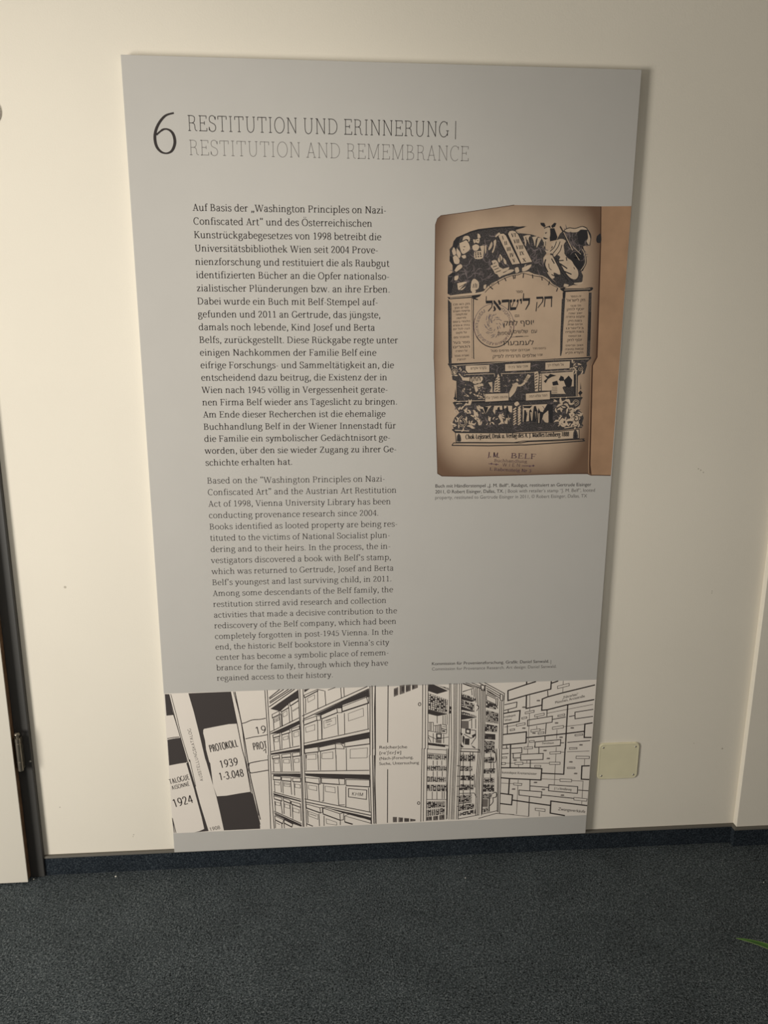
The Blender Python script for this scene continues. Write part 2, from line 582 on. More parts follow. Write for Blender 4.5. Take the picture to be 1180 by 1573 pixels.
# ------------------------------------------------------------------ printed matter (panel millimetres, tenths in the tables)
GERMAN = [
    ('Auf Basis der „Washington Principles on Nazi-', 1726.5, 597.9),
    ('Confiscated Art“ und des Österreichischen', 1696.1, 564.5),
    ('Kunstrückgabegesetzes von 1998 betreibt die', 1665.7, 586.2),
    ('Universitätsbibliothek Wien seit 2004 Prove-', 1635.4, 578.6),
    ('nienzforschung und restituiert die als Raubgut', 1605.0, 606.0),
    ('identifizierten Bücher an die Opfer nationalso-', 1574.6, 606.1),
    ('zialistischer Plünderungen bzw. an ihre Erben.', 1544.2, 608.1),
    ('Dabei wurde ein Buch mit Belf-Stempel auf-', 1513.8, 578.4),
    ('gefunden und 2011 an Gertrude, das jüngste,', 1483.5, 585.1),
    ('damals noch lebende, Kind Josef und Berta', 1453.1, 571.1),
    ('Belfs, zurückgestellt. Diese Rückgabe regte unter', 1422.7, 628.6),
    ('einigen Nachkommen der Familie Belf eine', 1392.3, 574.9),
    ('eifrige Forschungs- und Sammeltätigkeit an, die', 1361.9, 619.1),
    ('entscheidend dazu beitrug, die Existenz der in', 1331.6, 602.3),
    ('Wien nach 1945 völlig in Vergessenheit gerate-', 1301.2, 603.9),
    ('nen Firma Belf wieder ans Tageslicht zu bringen.', 1270.8, 628.6),
    ('Am Ende dieser Recherchen ist die ehemalige', 1240.4, 598.4),
    ('Buchhandlung Belf in der Wiener Innenstadt für', 1210.0, 625.2),
    ('die Familie ein symbolischer Gedächtnisort ge-', 1179.7, 610.9),
    ('worden, über den sie wieder Zugang zu ihrer Ge-', 1149.3, 627.0),
    ('schichte erhalten hat.', 1118.9, 360.9),
]
ENGLISH = [
    ('Based on the “Washington Principles on Nazi-', 1072.4, 597.5),
    ('Confiscated Art” and the Austrian Art Restitution', 1042.1, 628.2),
    ('Act of 1998, Vienna University Library has been', 1011.8, 613.6),
    ('conducting provenance research since 2004.', 981.6, 581.8),
    ('Books identified as looted property are being res-', 951.3, 631.3),
    ('tituted to the victims of National Socialist plun-', 921.0, 611.8),
    ('dering and to their heirs. In the process, the in-', 890.7, 613.1),
    ('vestigators discovered a book with Belf’s stamp,', 860.4, 615.1),
    ('which was returned to Gertrude, Josef and Berta', 830.1, 621.9),
    ('Belf’s youngest and last surviving child, in 2011.', 799.9, 617.0),
    ('Among some descendants of the Belf family, the', 769.6, 620.9),
    ('restitution stirred avid research and collection', 739.3, 603.2),
    ('activities that made a decisive contribution to the', 709.0, 632.1),
    ('rediscovery of the Belf company, which had been', 678.7, 630.5),
    ('completely forgotten in post-1945 Vienna. In the', 648.4, 621.5),
    ('end, the historic Belf bookstore in Vienna‘s city', 618.1, 611.1),
    ('center has become a symbolic place of remem-', 587.9, 610.3),
    ('brance for the family, through which they have', 557.6, 608.7),
    ('regained access to their history.', 527.3, 458.0),
]
BOOK = '''
f0/0/0 7172 17026 7221 17168 7305 17237 7883 17317 9085 17502 11236 17501 11283 16584 11306 15748 11367 13890 11267 13677 11384 11116 11401 10860 10413 10871 9471 10854 8069 10837 7465 10853 7348 10924 7307 11802 7217 13591 7198 13888
f1/0/0 11236 17501 11990 17519 11994 17523 11975 10814 11438 10817 11364 10847 11337 11116 11239 13677 11367 13890 11306 15748 11283 16584
f6/1/0 11218 17500 11245 17501 11301 16584 11333 15748 11400 13890 11295 13677 11403 11116 11450 10841 11381 10880 11360 11116 11253 13677 11354 13890 11293 15748 11270 16584
l6/1/22/0 7348 10924 7465 10853 8069 10837 9471 10854 10413 10871 11314 10880 11437 10832 11964 10816
l6/1/14/0 7172 17026 7198 13888 7217 13591 7307 11802 7348 10924
l6/1/14/0 7172 17026 7221 17168 7305 17237 7883 17317 9085 17502
f2/2/1 11178 16810 11271 16873 11294 16675 11198 16658 11166 16727
f3/1/0 7601 16545 7623 16652 7694 16744 7886 16823 8030 16885 8224 16941 8645 16992 9068 17023 9210 17008 9405 17019 9336 16985 9143 16930 9253 16860 9556 16830 9792 16755 9880 16626 9937 16392 9861 16290 9919 16054 10095 15800 10247 15682 10434 15598 10326 15580 10120 15681 10006 15783 9875 15867 9656 15908 9509 15966 9366 15948 9189 15895 9117 15893 8937 15845 8774 15765 8597 15638 8515 15617 8404 15490 8207 15442 8107 15449 7794 15415 7581 15383 7506 15422 7505 15672 7504 15849 7617 15928 7612 16098 7537 16191 7541 16345 7530 16467
f2/2/0 8224 16941 8645 16992 9068 17023 9118 17005 8972 16981 8646 16961 8322 16916 8048 16855 7887 16792 7679 16683 7633 16560 7601 16545 7623 16652 7694 16744 7886 16823 8030 16885
f2/2/0 9105 16974 9299 17018 9423 17019 9213 16959 9143 16930 9107 16949
f2/2/0 7618 16530 7684 16469 7746 16592 7775 16730 7694 16714 7632 16622
f2/2/0 7534 16314 7624 16269 7644 16130 7727 16100 7632 15959 7612 16098 7537 16191
f2/2/0 7505 15672 7654 15752 7626 15564 7596 15438 7506 15422
f2/2/0 7504 15849 7617 15928 7699 15913 7669 15788 7543 15596 7503 15596
f3/1/0 10195 16754 10251 16863 10354 16948 10458 16994 10620 16984 10797 17031 10925 16988 11031 16806 11024 16588 10916 16587 10845 16569 10930 16368 10953 16165 10882 15994 10838 15977 10890 15875 10881 15738 10759 15651 10649 15651 10435 15580 10247 15682 10095 15818 10159 15954 10029 16359 10054 16544 10171 16696
f2/2/0 10682 16868 10766 16944 10910 16946 10958 16771 10890 16704 10827 16569 10732 16635
f2/2/0 10425 16363 10565 16432 10849 16502 10889 16164 10827 16011 10735 16027 10577 16229
f2/2/0 9995 16977 10101 16986 10193 16779 10170 16712 10011 16677 9998 16761
f2/2/0 9842 16991 9991 17043 10012 16985 9985 16993 9887 16979 9853 16950
f2/2/0 9747 17106 9845 17104 9885 17025 9842 17000 9759 17056
f2/2/0 10018 17035 10094 17110 10148 17098 10117 17019 10048 16985
f4/3/1 8211 16842 8264 16812 8282 16744 8214 16738
f4/3/1 8104 16706 8166 16696 8244 16728 8264 16690 8242 16613 8168 16635 8137 16609 8111 16658
f4/3/1 8090 16550 8170 16589 8249 16559 8257 16506 8207 16444 8142 16443 8100 16481
f4/3/1 8277 16544 8370 16565 8382 16507 8371 16353 8337 16365 8313 16445
f4/3/1 8392 16553 8435 16566 8430 16384 8405 16415
f4/3/1 8140 16412 8332 16430 8354 16268 8157 16258
f4/3/1 7842 16670 7872 16762 7977 16781 8022 16725 8008 16649 7969 16664 7941 16709
f4/3/1 7770 16608 7859 16647 7947 16674 8028 16534 8011 16449 7859 16360 7785 16501
f4/3/1 7616 16284 7688 16328 7781 16224 7759 16134 7660 16142
f4/3/1 7665 15975 7735 16084 7824 16119 7854 16054 7771 15984 7706 15944
f4/3/1 7708 16500 7809 16370 7771 16262 7706 16377
f4/3/1 7588 16430 7638 16515 7695 16377 7631 16327
f4/3/1 7827 16317 7916 16341 7942 16287 7902 16256 7853 16271
f4/3/1 7668 15835 7766 15851 7744 15758 7670 15749
f4/3/1 8484 16485 8560 16655 8580 16555 8510 16455
f4/3/1 8608 16663 8659 16706 8672 16618 8618 16417 8577 16409 8621 16540
f4/3/1 8645 16786 8731 16866 8765 16833 8702 16787 8654 16758
f4/3/1 8573 16200 8674 16229 8743 16155 8771 16070 8881 16001 8836 15891 8686 15906 8634 15983 8556 16091 8612 16123
f4/3/1 8780 16372 8845 16280 8814 16215 8767 16280
f4/3/1 8861 16288 8930 16219 8950 16134 8891 16157
f4/3/1 8737 16295 8790 16218 8775 16171 8732 16217
f4/3/1 8815 16000 9010 16064 8996 16002 8850 15938
f4/3/1 8736 15890 8916 15939 9013 16002 9145 16003 9082 15940 8853 15860 8789 15820
f4/3/1 7741 15674 7975 15710 7872 15597 7775 15510
f4/3/1 7811 15518 7954 15605 7874 15518
f4/3/1 8084 15661 8114 15755 8179 15779 8272 15702 8277 15568 8204 15520 8089 15488
f4/3/1 8399 15632 8464 15648 8451 15554 8401 15553
f4/3/1 8106 15496 8205 15505 8190 15442 8124 15441
f4/3/1 7597 15383 8108 15433 8371 15474 8356 15435 7878 15384 7606 15359
f4/3/1 9161 16034 9225 16066 9279 15973 9198 15925
f4/3/1 9166 16014 9244 16065 9261 15964 9186 15946
f4/3/1 9343 16049 9573 16136 9507 16017 9365 15961
f4/3/1 9412 16117 9438 16134 9382 15999
f4/3/1 9143 16925 9216 16876 9253 16848 9181 16876
f4/3/1 9336 16786 9432 16817 9522 16805 9472 16738 9506 16588 9437 16721 9409 16554 9367 16703
f4/3/1 9559 16772 9701 16790 9652 16707 9642 16556 9599 16689
f4/3/1 9703 16757 9792 16750 9761 16675 9679 16523
f4/3/1 9844 16958 9887 16984 9985 16993 10005 16794 9954 16743 9882 16756 9807 16742 9849 16855
f4/3/1 9812 16725 9882 16743 9947 16710 9924 16626 9840 16525 9852 16642
f4/3/1 9897 16475 9969 16459 10090 16544 10050 16628 10259 16738 10405 16695 10357 16597 10387 16396 10320 16294 10226 16361 10103 16309 10108 16385 9936 16417
f4/3/1 9863 16256 9922 16341 10083 16351 10181 16209 10316 15904 10132 15954 10175 15835 10076 15817 9919 16054
f4/3/1 10252 16226 10350 16413 10465 16296 10577 16229 10647 16128 10745 16010 10766 15874 10695 15788 10547 15838 10372 16024
f4/3/1 10664 15702 10900 15721 10813 15660 10703 15668
f4/3/1 10354 16944 10459 16991 10584 16990 10500 16900 10392 16912
f4/3/1 10593 16984 10761 17027 10889 16991 10909 16958 10765 16961 10679 16902 10518 16900
f4/3/1 10929 16938 11017 16755 11009 16596 10927 16687 10958 16771
f4/3/1 10429 15683 10540 15658 10506 15607 10415 15615
f2/4/0 8159 16403 8192 16404 8193 16376 8160 16376
f2/4/0 8217 16404 8249 16404 8250 16376 8218 16376
f2/4/0 8274 16404 8307 16405 8308 16377 8275 16377
f2/4/0 8161 16357 8194 16357 8195 16330 8162 16329
f2/4/0 8221 16365 8254 16366 8255 16338 8222 16338
f2/4/0 8283 16371 8316 16371 8317 16343 8284 16343
f2/4/0 8171 16311 8203 16311 8204 16283 8171 16283
f2/4/0 8231 16316 8264 16316 8265 16289 8232 16288
f2/4/0 8293 16323 8326 16323 8327 16295 8294 16295
f2/4/0 8135 16670 8167 16681 8168 16658
f2/4/0 8192 16674 8232 16689 8225 16662
f2/4/0 7846 16532 7919 16541 7903 16517
f2/4/0 7864 16471 7888 16471 7878 16433
f2/4/0 7938 16701 7987 16694 7981 16625
f2/4/0 9872 16876 9931 16896 9895 16846
f2/4/0 9836 16775 9954 16743 9901 16718 9847 16734
l2/4/19/1 10172 16679 10126 16545 10024 16443
l2/4/19/1 10262 16680 10216 16546 10099 16393
l2/4/19/1 10312 16597 10275 16462 10174 16335
l2/4/22/1 10101 16343 10221 16141 10340 15956 10535 15735
l2/4/19/1 10176 16293 10312 16125 10451 15923 10663 15719
l2/4/25/1 10243 16226 10378 16236
l2/4/29/1 10292 16159 10480 16042
l2/4/29/1 10374 15990 10597 15907
l2/4/24/1 10437 16312 10460 16228
l2/4/32/1 9926 16257 9906 16122 9997 15953
l2/4/16/1 10004 16156 10027 16055 10084 16005
l2/4/25/1 10069 16275 10148 16158
l2/4/22/1 10090 15903 10164 15869 10273 15870
l2/4/16/1 10641 16077 10671 16027
l2/4/16/1 8628 16139 8676 16170
l2/4/16/1 8614 16061 8712 16093
l2/4/16/1 8650 15999 8763 16047
l2/4/16/1 8685 15937 8815 15985
l2/4/16/1 8785 16326 8805 16233
l2/4/16/1 8150 15661 8136 15567
l2/4/16/1 8191 15677 8186 15568
l2/4/16/1 8224 15662 8227 15568
l2/4/13/1 7790 15580 7952 15668
l2/4/16/1 9851 16659 9857 16542
l2/4/16/1 9904 16676 9900 16576
l2/4/19/1 9399 16770 9442 16621
l2/4/19/1 9496 16788 9524 16589
l2/4/24/1 10809 16569 10912 16368 10944 16165 10838 15985
l2/4/16/1 10946 16955 11028 16806 11006 16588
l2/4/19/1 10354 16948 10476 16996 10620 16984 10797 17033 10925 16988
l2/4/34/0 10242 17029 10360 16848 10580 16482
l4/5/17/0 10339 16898 10589 16474
l4/4/13/0 10584 16566 10803 16384
l4/4/13/0 10657 16399 10776 16240
l4/4/16/1 10831 16502 10903 16368 10926 16165 10827 16002
f2/3/0 8694 16771 8764 16856 8854 16865 8954 16820 9313 16142 9083 16104
f4/4/0 8727 16779 8768 16836 8847 16843 8906 16801 9284 16152 9094 16124
f2/3/0 8937 16843 8975 16912 9056 16931 9138 16922 9188 16909 9610 16187 9304 16130
f4/4/0 8961 16835 8991 16900 9064 16916 9136 16899 9174 16846 9191 16851 9588 16195 9321 16150
t4/2/87 8834 16702 8870 16715 I
t4/2/87 8885 16575 8954 16588 II
t4/2/88 8947 16437 9048 16451 III
t4/2/88 9027 16299 9132 16312 IV
t4/2/88 9112 16171 9180 16184 V
t4/2/87 9047 16761 9161 16775 VI
t4/2/88 9113 16619 9248 16633 VII
t4/2/88 9177 16481 9355 16496 VIII
t4/2/88 9273 16342 9379 16356 IX
t4/2/88 9355 16186 9444 16200 X
l2/3/25/0 8742 15757 8779 15656
l2/3/25/0 8904 15829 8958 15735
l2/3/25/0 9126 15878 9147 15784
l2/3/25/0 9180 15878 9175 15793
l2/3/25/0 9386 15914 9381 15812
l2/3/25/0 9611 15899 9625 15805
l2/3/25/0 9849 15850 9863 15756
l2/3/26/0 10061 15766 10031 15646
l2/3/26/0 10270 15596 10240 15493
l2/3/25/0 8532 15617 8634 15539
l4/3/13/1 8388 15474 8517 15570 8596 15665 8775 15750 8937 15829 9117 15886 9233 15905 9260 15913 9366 15939 9510 15949 9657 15891 9875 15853 10024 15774 10139 15664 10327 15562
l2/3/14/1 8438 15459 8566 15586 8792 15734 8955 15814 9118 15870 9261 15887 9367 15922 9640 15865 9877 15824 10103 15664 10252 15596
f2/2/0 7499 15351 7565 15340 8109 15386 8356 15419 8308 15363 8210 15323 8111 15331 7583 15293 7542 15296
l4/3/13/0 7566 15319 8110 15365
f3/1/0 7517 15296 7593 15209 7643 13867 7649 13738 7574 13735 7562 13947
f2/2/0 7517 15296 7551 15233 7601 13867 7607 13735 7574 13735 7562 13947
l2/3/21/0 8154 15323 8166 14742 8206 13867 8220 13849
l2/3/11/0 8111 15315 8159 13867 8164 13882
l2/3/11/0 7601 15209 7651 13867
f2/2/0 8094 15323 8177 15331 8286 15292 8245 15276 8161 15299
f2/2/0 10308 15566 10416 15592 10472 15567 10946 15579 11136 15606 11175 15580 11142 15528 11061 15497 11042 15514 10423 15480
l4/3/13/0 10438 15532 11094 15562
f3/1/0 10405 15480 10473 15486 10471 15343 10469 15004 10464 14479 10473 14071 10450 13919 10422 13919 10399 14478 10387 15308 10413 15342
f2/2/0 10397 15480 10470 15486 10471 15343 10405 15342
f3/1/0 11063 15476 11136 15476 11173 14657 11198 13911 11112 13911 11096 14480
f2/2/0 11103 15007 11159 15008 11186 14303 11123 14303
T8/2/48 7653 15144 8066 15166 חק הא וזכו
T8/2/48 7688 15062 8035 15083 פורים וזמן
T8/2/48 7657 14981 8071 15002 פרשיות השנים
T8/2/48 7725 14902 8007 14922 עם מקומות
T8/2/48 7752 14814 7984 14834 פירושיו
T8/2/48 7658 14726 8084 14746 הלומדי ביומם
T8/2/48 7665 14637 8081 14658 בהלכ א וגמרא
T8/2/48 7668 14549 8084 14570 הנה לכל יום
T8/2/48 7745 14461 8011 14481 על מקום
T8/2/48 7689 14348 8073 14368 מהמבחר גמם
T10/2/58 7676 14215 8094 14235 ספר בעל
T10/2/62 7679 14105 8097 14125 הטורים
T10/2/46 7740 14012 8041 14032 על התורה
T10/2/49 7709 13893 8079 13913 ואגרת מוסר
T10/2/49 7784 13803 8006 13816 להרמב״ן
T8/2/48 10604 15352 10875 15366 זה הספר
T8/2/68 10507 15248 10979 15263 חק לישראל
T8/2/45 10612 15127 10882 15141 מלך מכובד
T8/2/58 10533 15036 10967 15050 יוסף לחק
T8/2/46 10582 14944 10924 14958 ישוב שונה
T8/2/52 10521 14856 10991 14871 ונקבצו בחזרה
T8/2/52 10588 14757 10930 14770 בשנת ח״ק
T8/2/46 10573 14673 10951 14686 ונדפס שנית
T8/2/52 10539 14578 10990 14591 בליוורנו
T8/2/52 10533 14488 11002 14501 בשנת תקמ״ח
T8/2/46 10610 14387 10931 14400 וגם הוספתי
T8/2/63 10586 14281 10962 14294 יוסף לחק
T8/2/46 10553 14157 11003 14170 ושוב ונדפס
T8/2/53 10547 14062 11015 14075 צבאות בטובה
T8/2/53 10550 13973 11018 13986 תקמ״א תק״ע
T20/2/64 9212 15450 9385 15458 ספר
f2/4/0 8459 15264 8636 15271 8638 15204 8473 15195
f2/4/0 8630 15271 8641 15204 8632 15108 8551 15009 8530 15000 8534 15028 8613 15119 8617 15203
f2/4/0 8464 15371 8485 15371 8485 15265 8466 15259
f2/4/0 8657 15273 8689 15271 8858 15075 8840 15030 8812 15035 8661 15221
f2/4/0 8791 15289 8825 15266 8857 15205 8834 15169 8807 15176 8779 15229 8771 15266
f2/4/0 8670 15153 8713 15103 8728 15069 8716 15023 8657 15006 8654 15021 8682 15046 8666 15102
f2/4/0 8865 15286 9030 15298 9060 15290 9053 15234 8868 15218
f2/4/0 9032 15251 9059 15251 9064 15042 9029 15036 9033 15149
f2/4/0 9060 15285 9119 15299 9132 15251 9116 15220 9068 15228
f2/4/0 9149 15291 9201 15308 9217 15263 9192 15235 9151 15240
f2/4/0 9238 15280 9284 15309 9298 15264 9276 15224 9246 15229
f2/4/0 9068 15234 9092 15229 9105 15110 9248 15114 9236 15049 9083 15034
f2/4/0 9159 15240 9180 15243 9138 15122 9120 15122
f2/4/0 9273 15230 9297 15232 9255 15105 9236 15105
f2/4/0 9314 15307 9373 15321 9376 15198 9351 15190 9344 15259 9316 15262
f2/4/0 9391 15324 9567 15332 9579 15267 9394 15259
f2/4/0 9545 15332 9580 15329 9574 15191 9490 15048 9466 15052 9539 15199
f2/4/0 9402 15448 9422 15445 9420 15324 9395 15324
f2/4/0 9734 15364 9905 15372 9922 15321 9741 15309
f2/4/0 9898 15365 9925 15322 9911 15241 9795 15092 9780 15105 9886 15248
f2/4/0 9748 15240 9770 15240 9759 15015 9734 15011
f2/4/0 9937 15372 10137 15384 10150 15336 10131 15322 9940 15314
f2/4/0 10110 15349 10139 15341 10144 15121 10119 15117
f2/4/0 9947 15322 9973 15323 9961 15124 9936 15117
T8/2/65 9219 14874 9321 14878 גם
T16/2/122 9367 14679 9702 14694 יוסף
T16/2/121 8943 14664 9289 14668 לחק
T8/2/88 8796 14430 9146 14447 הוספות
T8/2/88 9204 14474 9562 14485 שלשים
T8/2/88 9654 14484 9797 14491 עם
l2/3/10/0 9115 14380 9584 14406
l2/3/21/0 9255 14396 9438 14402
T10/2/118 8921 14178 9723 14194 לעמבערג
T4/2/59 8637 14014 9630 14043 אברהם יוסף מדפיס סגול
T4/2/49 9702 14079 10046 14092 בדפוס חדר
T6/2/79 8696 13867 9794 13896 אלפים תרמ״ח לפ״ק
T4/2/59 9826 13919 9968 13924 שנת ה׳
l5/3/18/0 9189 14757 9198 14704 9201 14650 9199 14596 9192 14542 9180 14490 9163 14440 9140 14392 9113 14346 9082 14304 9046 14266 9007 14232 8965 14202 8919 14177 8872 14157 8822 14143 8771 14134 8719 14130 8667 14132 8615 14139 8564 14152 8515 14170 8467 14194 8422 14222 8379 14255 8340 14292 8305 14332 8273 14377 8246 14424 8224 14473 8206 14525 8194 14577 8186 14631 8184 14685 8188 14738 8196 14791 8209 14842
l7/3/13/0 8209 14842 8222 14878 8237 14912 8255 14945 8275 14977 8297 15007 8321 15035 8347 15061 8374 15085 8404 15107 8435 15126 8467 15143 8500 15158 8535 15170 8570 15179 8606 15185 8643 15189 8679 15190 8716 15188 8753 15184 8789 15177 8825 15167 8860 15154 8894 15139 8927 15121 8959 15101 8990 15079 9019 15054 9046 15027 9072 14999 9096 14968 9117 14936 9136 14903 9153 14868 9168 14832 9180 14795 9189 14757
l2/3/21/0 9194 14573 9188 14538 9180 14504 9170 14470 9158 14437 9143 14405 9127 14374 9108 14344 9087 14316 9065 14290 9041 14265 9015 14242 8988 14221 8959 14202 8929 14186 8898 14171 8866 14159 8833 14149 8800 14141 8766 14136 8731 14133 8697 14133 8662 14135 8628 14140 8594 14147 8560 14157 8527 14169 8495 14183 8464 14199 8434 14217 8405 14238 8377 14260 8351 14285 8327 14311 8304 14338 8283 14368 8264 14398
l5/3/11/0 9094 14663 9152 14621
l5/3/11/0 9094 14635 9150 14590
l5/3/11/0 9092 14596 9143 14545
l5/3/11/0 9088 14569 9135 14515
l5/3/11/0 9083 14547 9139 14531
l5/3/11/0 9072 14507 9126 14485
l5/3/11/0 9061 14480 9114 14454
l5/3/11/0 9051 14459 9103 14430
l5/3/11/0 9031 14423 9080 14388
l5/3/11/0 9017 14401 9038 14332
l5/3/11/0 9001 14381 9018 14310
l5/3/11/0 8981 14358 9022 14314
l5/3/11/0 8959 14338 8998 14291
l5/3/11/0 8936 14319 8971 14269
l5/3/11/0 8912 14302 8909 14229
l5/3/11/0 8882 14285 8909 14230
l5/3/11/0 8860 14274 8885 14218
l5/3/11/0 8830 14262 8850 14204
l5/3/11/0 8791 14251 8805 14192
l5/3/11/0 8762 14246 8773 14186
l5/3/11/0 8740 14243 8747 14183
l5/3/11/0 8707 14242 8669 14183
l5/3/11/0 8676 14243 8673 14183
l5/3/11/0 8641 14248 8594 14196
l7/3/11/0 8621 14251 8611 14192
l7/3/11/0 8591 14260 8576 14201
l7/3/11/0 8560 14270 8541 14214
l7/3/11/0 8534 14282 8511 14227
l7/3/11/0 8506 14297 8445 14266
l7/3/11/0 8477 14316 8413 14291
l7/3/11/0 8451 14335 8416 14288
l7/3/11/0 8434 14350 8397 14305
l7/3/11/0 8404 14380 8363 14339
l7/3/11/0 8385 14403 8341 14365
l7/3/11/0 8368 14425 8299 14427
l7/3/11/0 8354 14448 8305 14417
l7/3/11/0 8333 14486 8282 14461
l7/3/11/0 8321 14515 8268 14494
l7/3/11/0 8311 14543 8256 14526
l7/3/11/0 8303 14570 8248 14556
l7/3/11/0 8297 14598 8235 14630
l7/3/11/0 8292 14636 8235 14632
l7/3/11/0 8291 14655 8233 14654
l7/3/11/0 8291 14695 8233 14700
l7/3/11/0 8292 14719 8235 14727
l7/3/11/0 8299 14761 8242 14775
l7/3/11/0 8304 14783 8248 14800
l7/3/11/0 8315 14820 8261 14843
l7/3/11/0 8326 14847 8273 14873
l7/3/11/0 8338 14872 8287 14902
l7/3/11/0 8355 14902 8307 14936
l7/3/11/0 8369 14922 8322 14959
l7/3/11/0 8385 14943 8368 15013
l7/3/11/0 8409 14970 8369 15013
l7/3/11/0 8428 14987 8422 15058
l7/3/11/0 8454 15008 8420 15057
l7/3/11/0 8849 15041 8872 15095
l7/3/11/0 8878 15026 8904 15078
l7/3/11/0 8900 15012 8963 15038
l7/3/11/0 8924 14995 8957 15043
l7/3/11/0 8951 14973 8988 15017
l7/3/11/0 8971 14953 9039 14963
l7/3/11/0 8996 14925 9040 14962
l7/3/11/0 9015 14899 9062 14933
l7/3/11/0 9028 14879 9077 14910
l5/3/11/0 9046 14848 9097 14875
l5/3/11/0 9062 14813 9115 14835
l5/3/11/0 9069 14793 9136 14772
l5/3/11/0 9081 14753 9146 14725
l5/3/11/0 9087 14728 9144 14737
l5/3/11/0 9092 14693 9150 14698
l7/3/10/0 8673 14251 8652 14254 8631 14257 8611 14262
l7/3/10/0 8591 14268 8571 14275 8551 14283 8532 14292
l7/3/10/0 8513 14302 8495 14313 8478 14324 8460 14337
l7/3/10/0 8444 14351 8428 14366 8413 14381 8399 14397
l7/3/10/0 8386 14414 8373 14432 8361 14450 8350 14469
l7/3/10/0 8303 14740 8306 14761 8311 14782 8317 14802
l7/3/10/0 8324 14822 8332 14842 8341 14861 8350 14880
l7/3/10/0 8361 14897 8373 14915 8385 14931 8399 14947
l7/3/10/0 8413 14962 8428 14976 8443 14990 8460 15002
l7/3/10/0 8938 14974 8954 14960 8969 14944 8983 14928
l7/3/10/0 8331 14370 8316 14391 8303 14412 8290 14434
l7/3/10/0 8244 14553 8238 14578 8234 14603 8231 14628
l7/3/10/0 8229 14653 8228 14679 8229 14704 8231 14729
l7/3/10/0 8303 14939 8317 14959 8331 14978 8347 14997
l7/3/10/0 8900 15086 8921 15073 8942 15060 8962 15045
l7/3/10/0 8981 15029 9000 15012 9018 14994 9035 14975
l7/3/10/0 9051 14956 9066 14935 9079 14914 9092 14892
l7/3/13/1 8699 14451 8666 14435 8625 14416
l7/3/13/1 8499 14607 8476 14648 8450 14696
l7/3/13/1 8566 14852 8587 14891 8612 14937
l7/3/13/1 8599 14494 8564 14504 8521 14516
l7/3/13/1 8667 14905 8703 14923 8747 14946
l7/3/13/1 8578 14464 8540 14479 8493 14497
l7/3/13/1 8808 14821 8842 14804 8885 14784
l7/3/13/1 8911 14704 8932 14657 8955 14601
l7/3/13/1 8539 14684 8528 14721 8513 14767
l7/3/13/1 8802 14452 8777 14415 8746 14372
l7/3/13/1 8823 14730 8847 14706 8878 14674
l7/3/13/1 8618 14869 8644 14899 8677 14935
l7/3/13/1 8676 14776 8692 14795 8716 14823
l7/3/13/1 8715 14854 8748 14862 8788 14873
l7/3/13/1 8618 14803 8633 14833 8652 14872
l7/3/13/1 8548 14826 8563 14867 8581 14918
l7/3/13/1 8565 14831 8582 14869 8602 14917
l7/3/13/1 8783 14645 8795 14619 8811 14583
l7/3/13/1 8533 14588 8508 14619 8477 14657
l7/3/13/1 8734 14452 8704 14429 8667 14400
l7/3/13/1 8640 14727 8640 14753 8642 14790
l7/3/13/1 8591 14641 8573 14662 8547 14693
l7/3/13/1 8776 14628 8784 14602 8796 14564
l7/3/13/1 8656 14558 8633 14552 8600 14544
l7/3/13/1 8720 14583 8711 14560 8698 14526
l7/3/13/1 8567 14630 8548 14655 8521 14690
l7/3/13/1 8563 14789 8571 14828 8582 14876
l7/3/13/1 8718 14406 8679 14387 8633 14365
l7/3/13/1 8825 14663 8839 14632 8859 14591
l7/3/13/1 8674 14505 8646 14495 8610 14481
l7/3/13/1 8850 14502 8836 14458 8819 14404
l7/3/13/1 8643 14602 8622 14602 8591 14604
l7/3/13/1 8628 14727 8627 14754 8627 14793
l7/3/13/1 8573 14704 8566 14736 8555 14779
l7/3/13/1 8492 14793 8499 14844 8509 14903
l7/3/13/1 8742 14811 8772 14812 8810 14815
l7/3/13/1 8751 14854 8786 14853 8829 14852
l7/3/13/1 8634 14585 8610 14587 8577 14591
l7/3/13/1 8557 14771 8562 14810 8568 14859
l7/3/13/1 8906 14736 8931 14692 8960 14639
l7/3/13/1 8592 14757 8596 14790 8600 14834
l7/3/13/1 8742 14713 8762 14710 8793 14705
l7/3/13/1 8820 14544 8813 14505 8804 14456
l7/3/13/1 8622 14734 8623 14762 8624 14801
l7/3/13/1 8539 14848 8558 14891 8580 14943
l7/3/13/1 8598 14547 8570 14558 8532 14573
f3/1/0 7554 13718 7924 13731 9412 13792 11225 13887 11237 13860 11122 13752 11136 13680 11084 13472 10991 13463 10919 13418 10938 12889 11076 12876 11035 12788 11023 12678 10933 12604 11084 12474 11140 12344 11102 12195 11143 12148 11100 12083 10457 12012 9325 11974 8663 11970 7766 11990 7696 12062 7738 12088 7700 12215 7757 12368 7881 12499 7785 12604 7704 12752 7805 12806 7797 13289 7681 13323 7633 13578
l2/2/33/0 7554 13715 7924 13728 9413 13789 11229 13881
l4/2/13/0 7656 13677 8599 13738 9245 13791 11172 13845
l2/3/27/0 7704 12747 8532 12761 9587 12794 10223 12819 11077 12861
l4/3/13/0 7763 12781 8530 12803
l4/3/13/0 10221 12864 11028 12889
l2/3/23/0 7792 13289 7810 12806
l2/3/23/0 10819 13518 10861 12917
l4/3/12/0 10872 13518 10907 12899
l4/3/13/0 8016 13454 8745 13478 8756 13404
l4/3/13/0 8915 13478 9426 13494 9776 13510
l4/3/13/0 9943 13519 10798 13563
f4/2/0 7908 13380 8103 13388 8441 13404 8461 13338 8413 13255 8244 13222 8140 13289 7935 13314
f4/2/0 8228 13189 8447 13238 8483 13171 8314 13155 8351 13055 8284 13022
f4/2/0 9973 13479 10800 13527 10823 13155 10467 13156 10211 13047 9995 13048
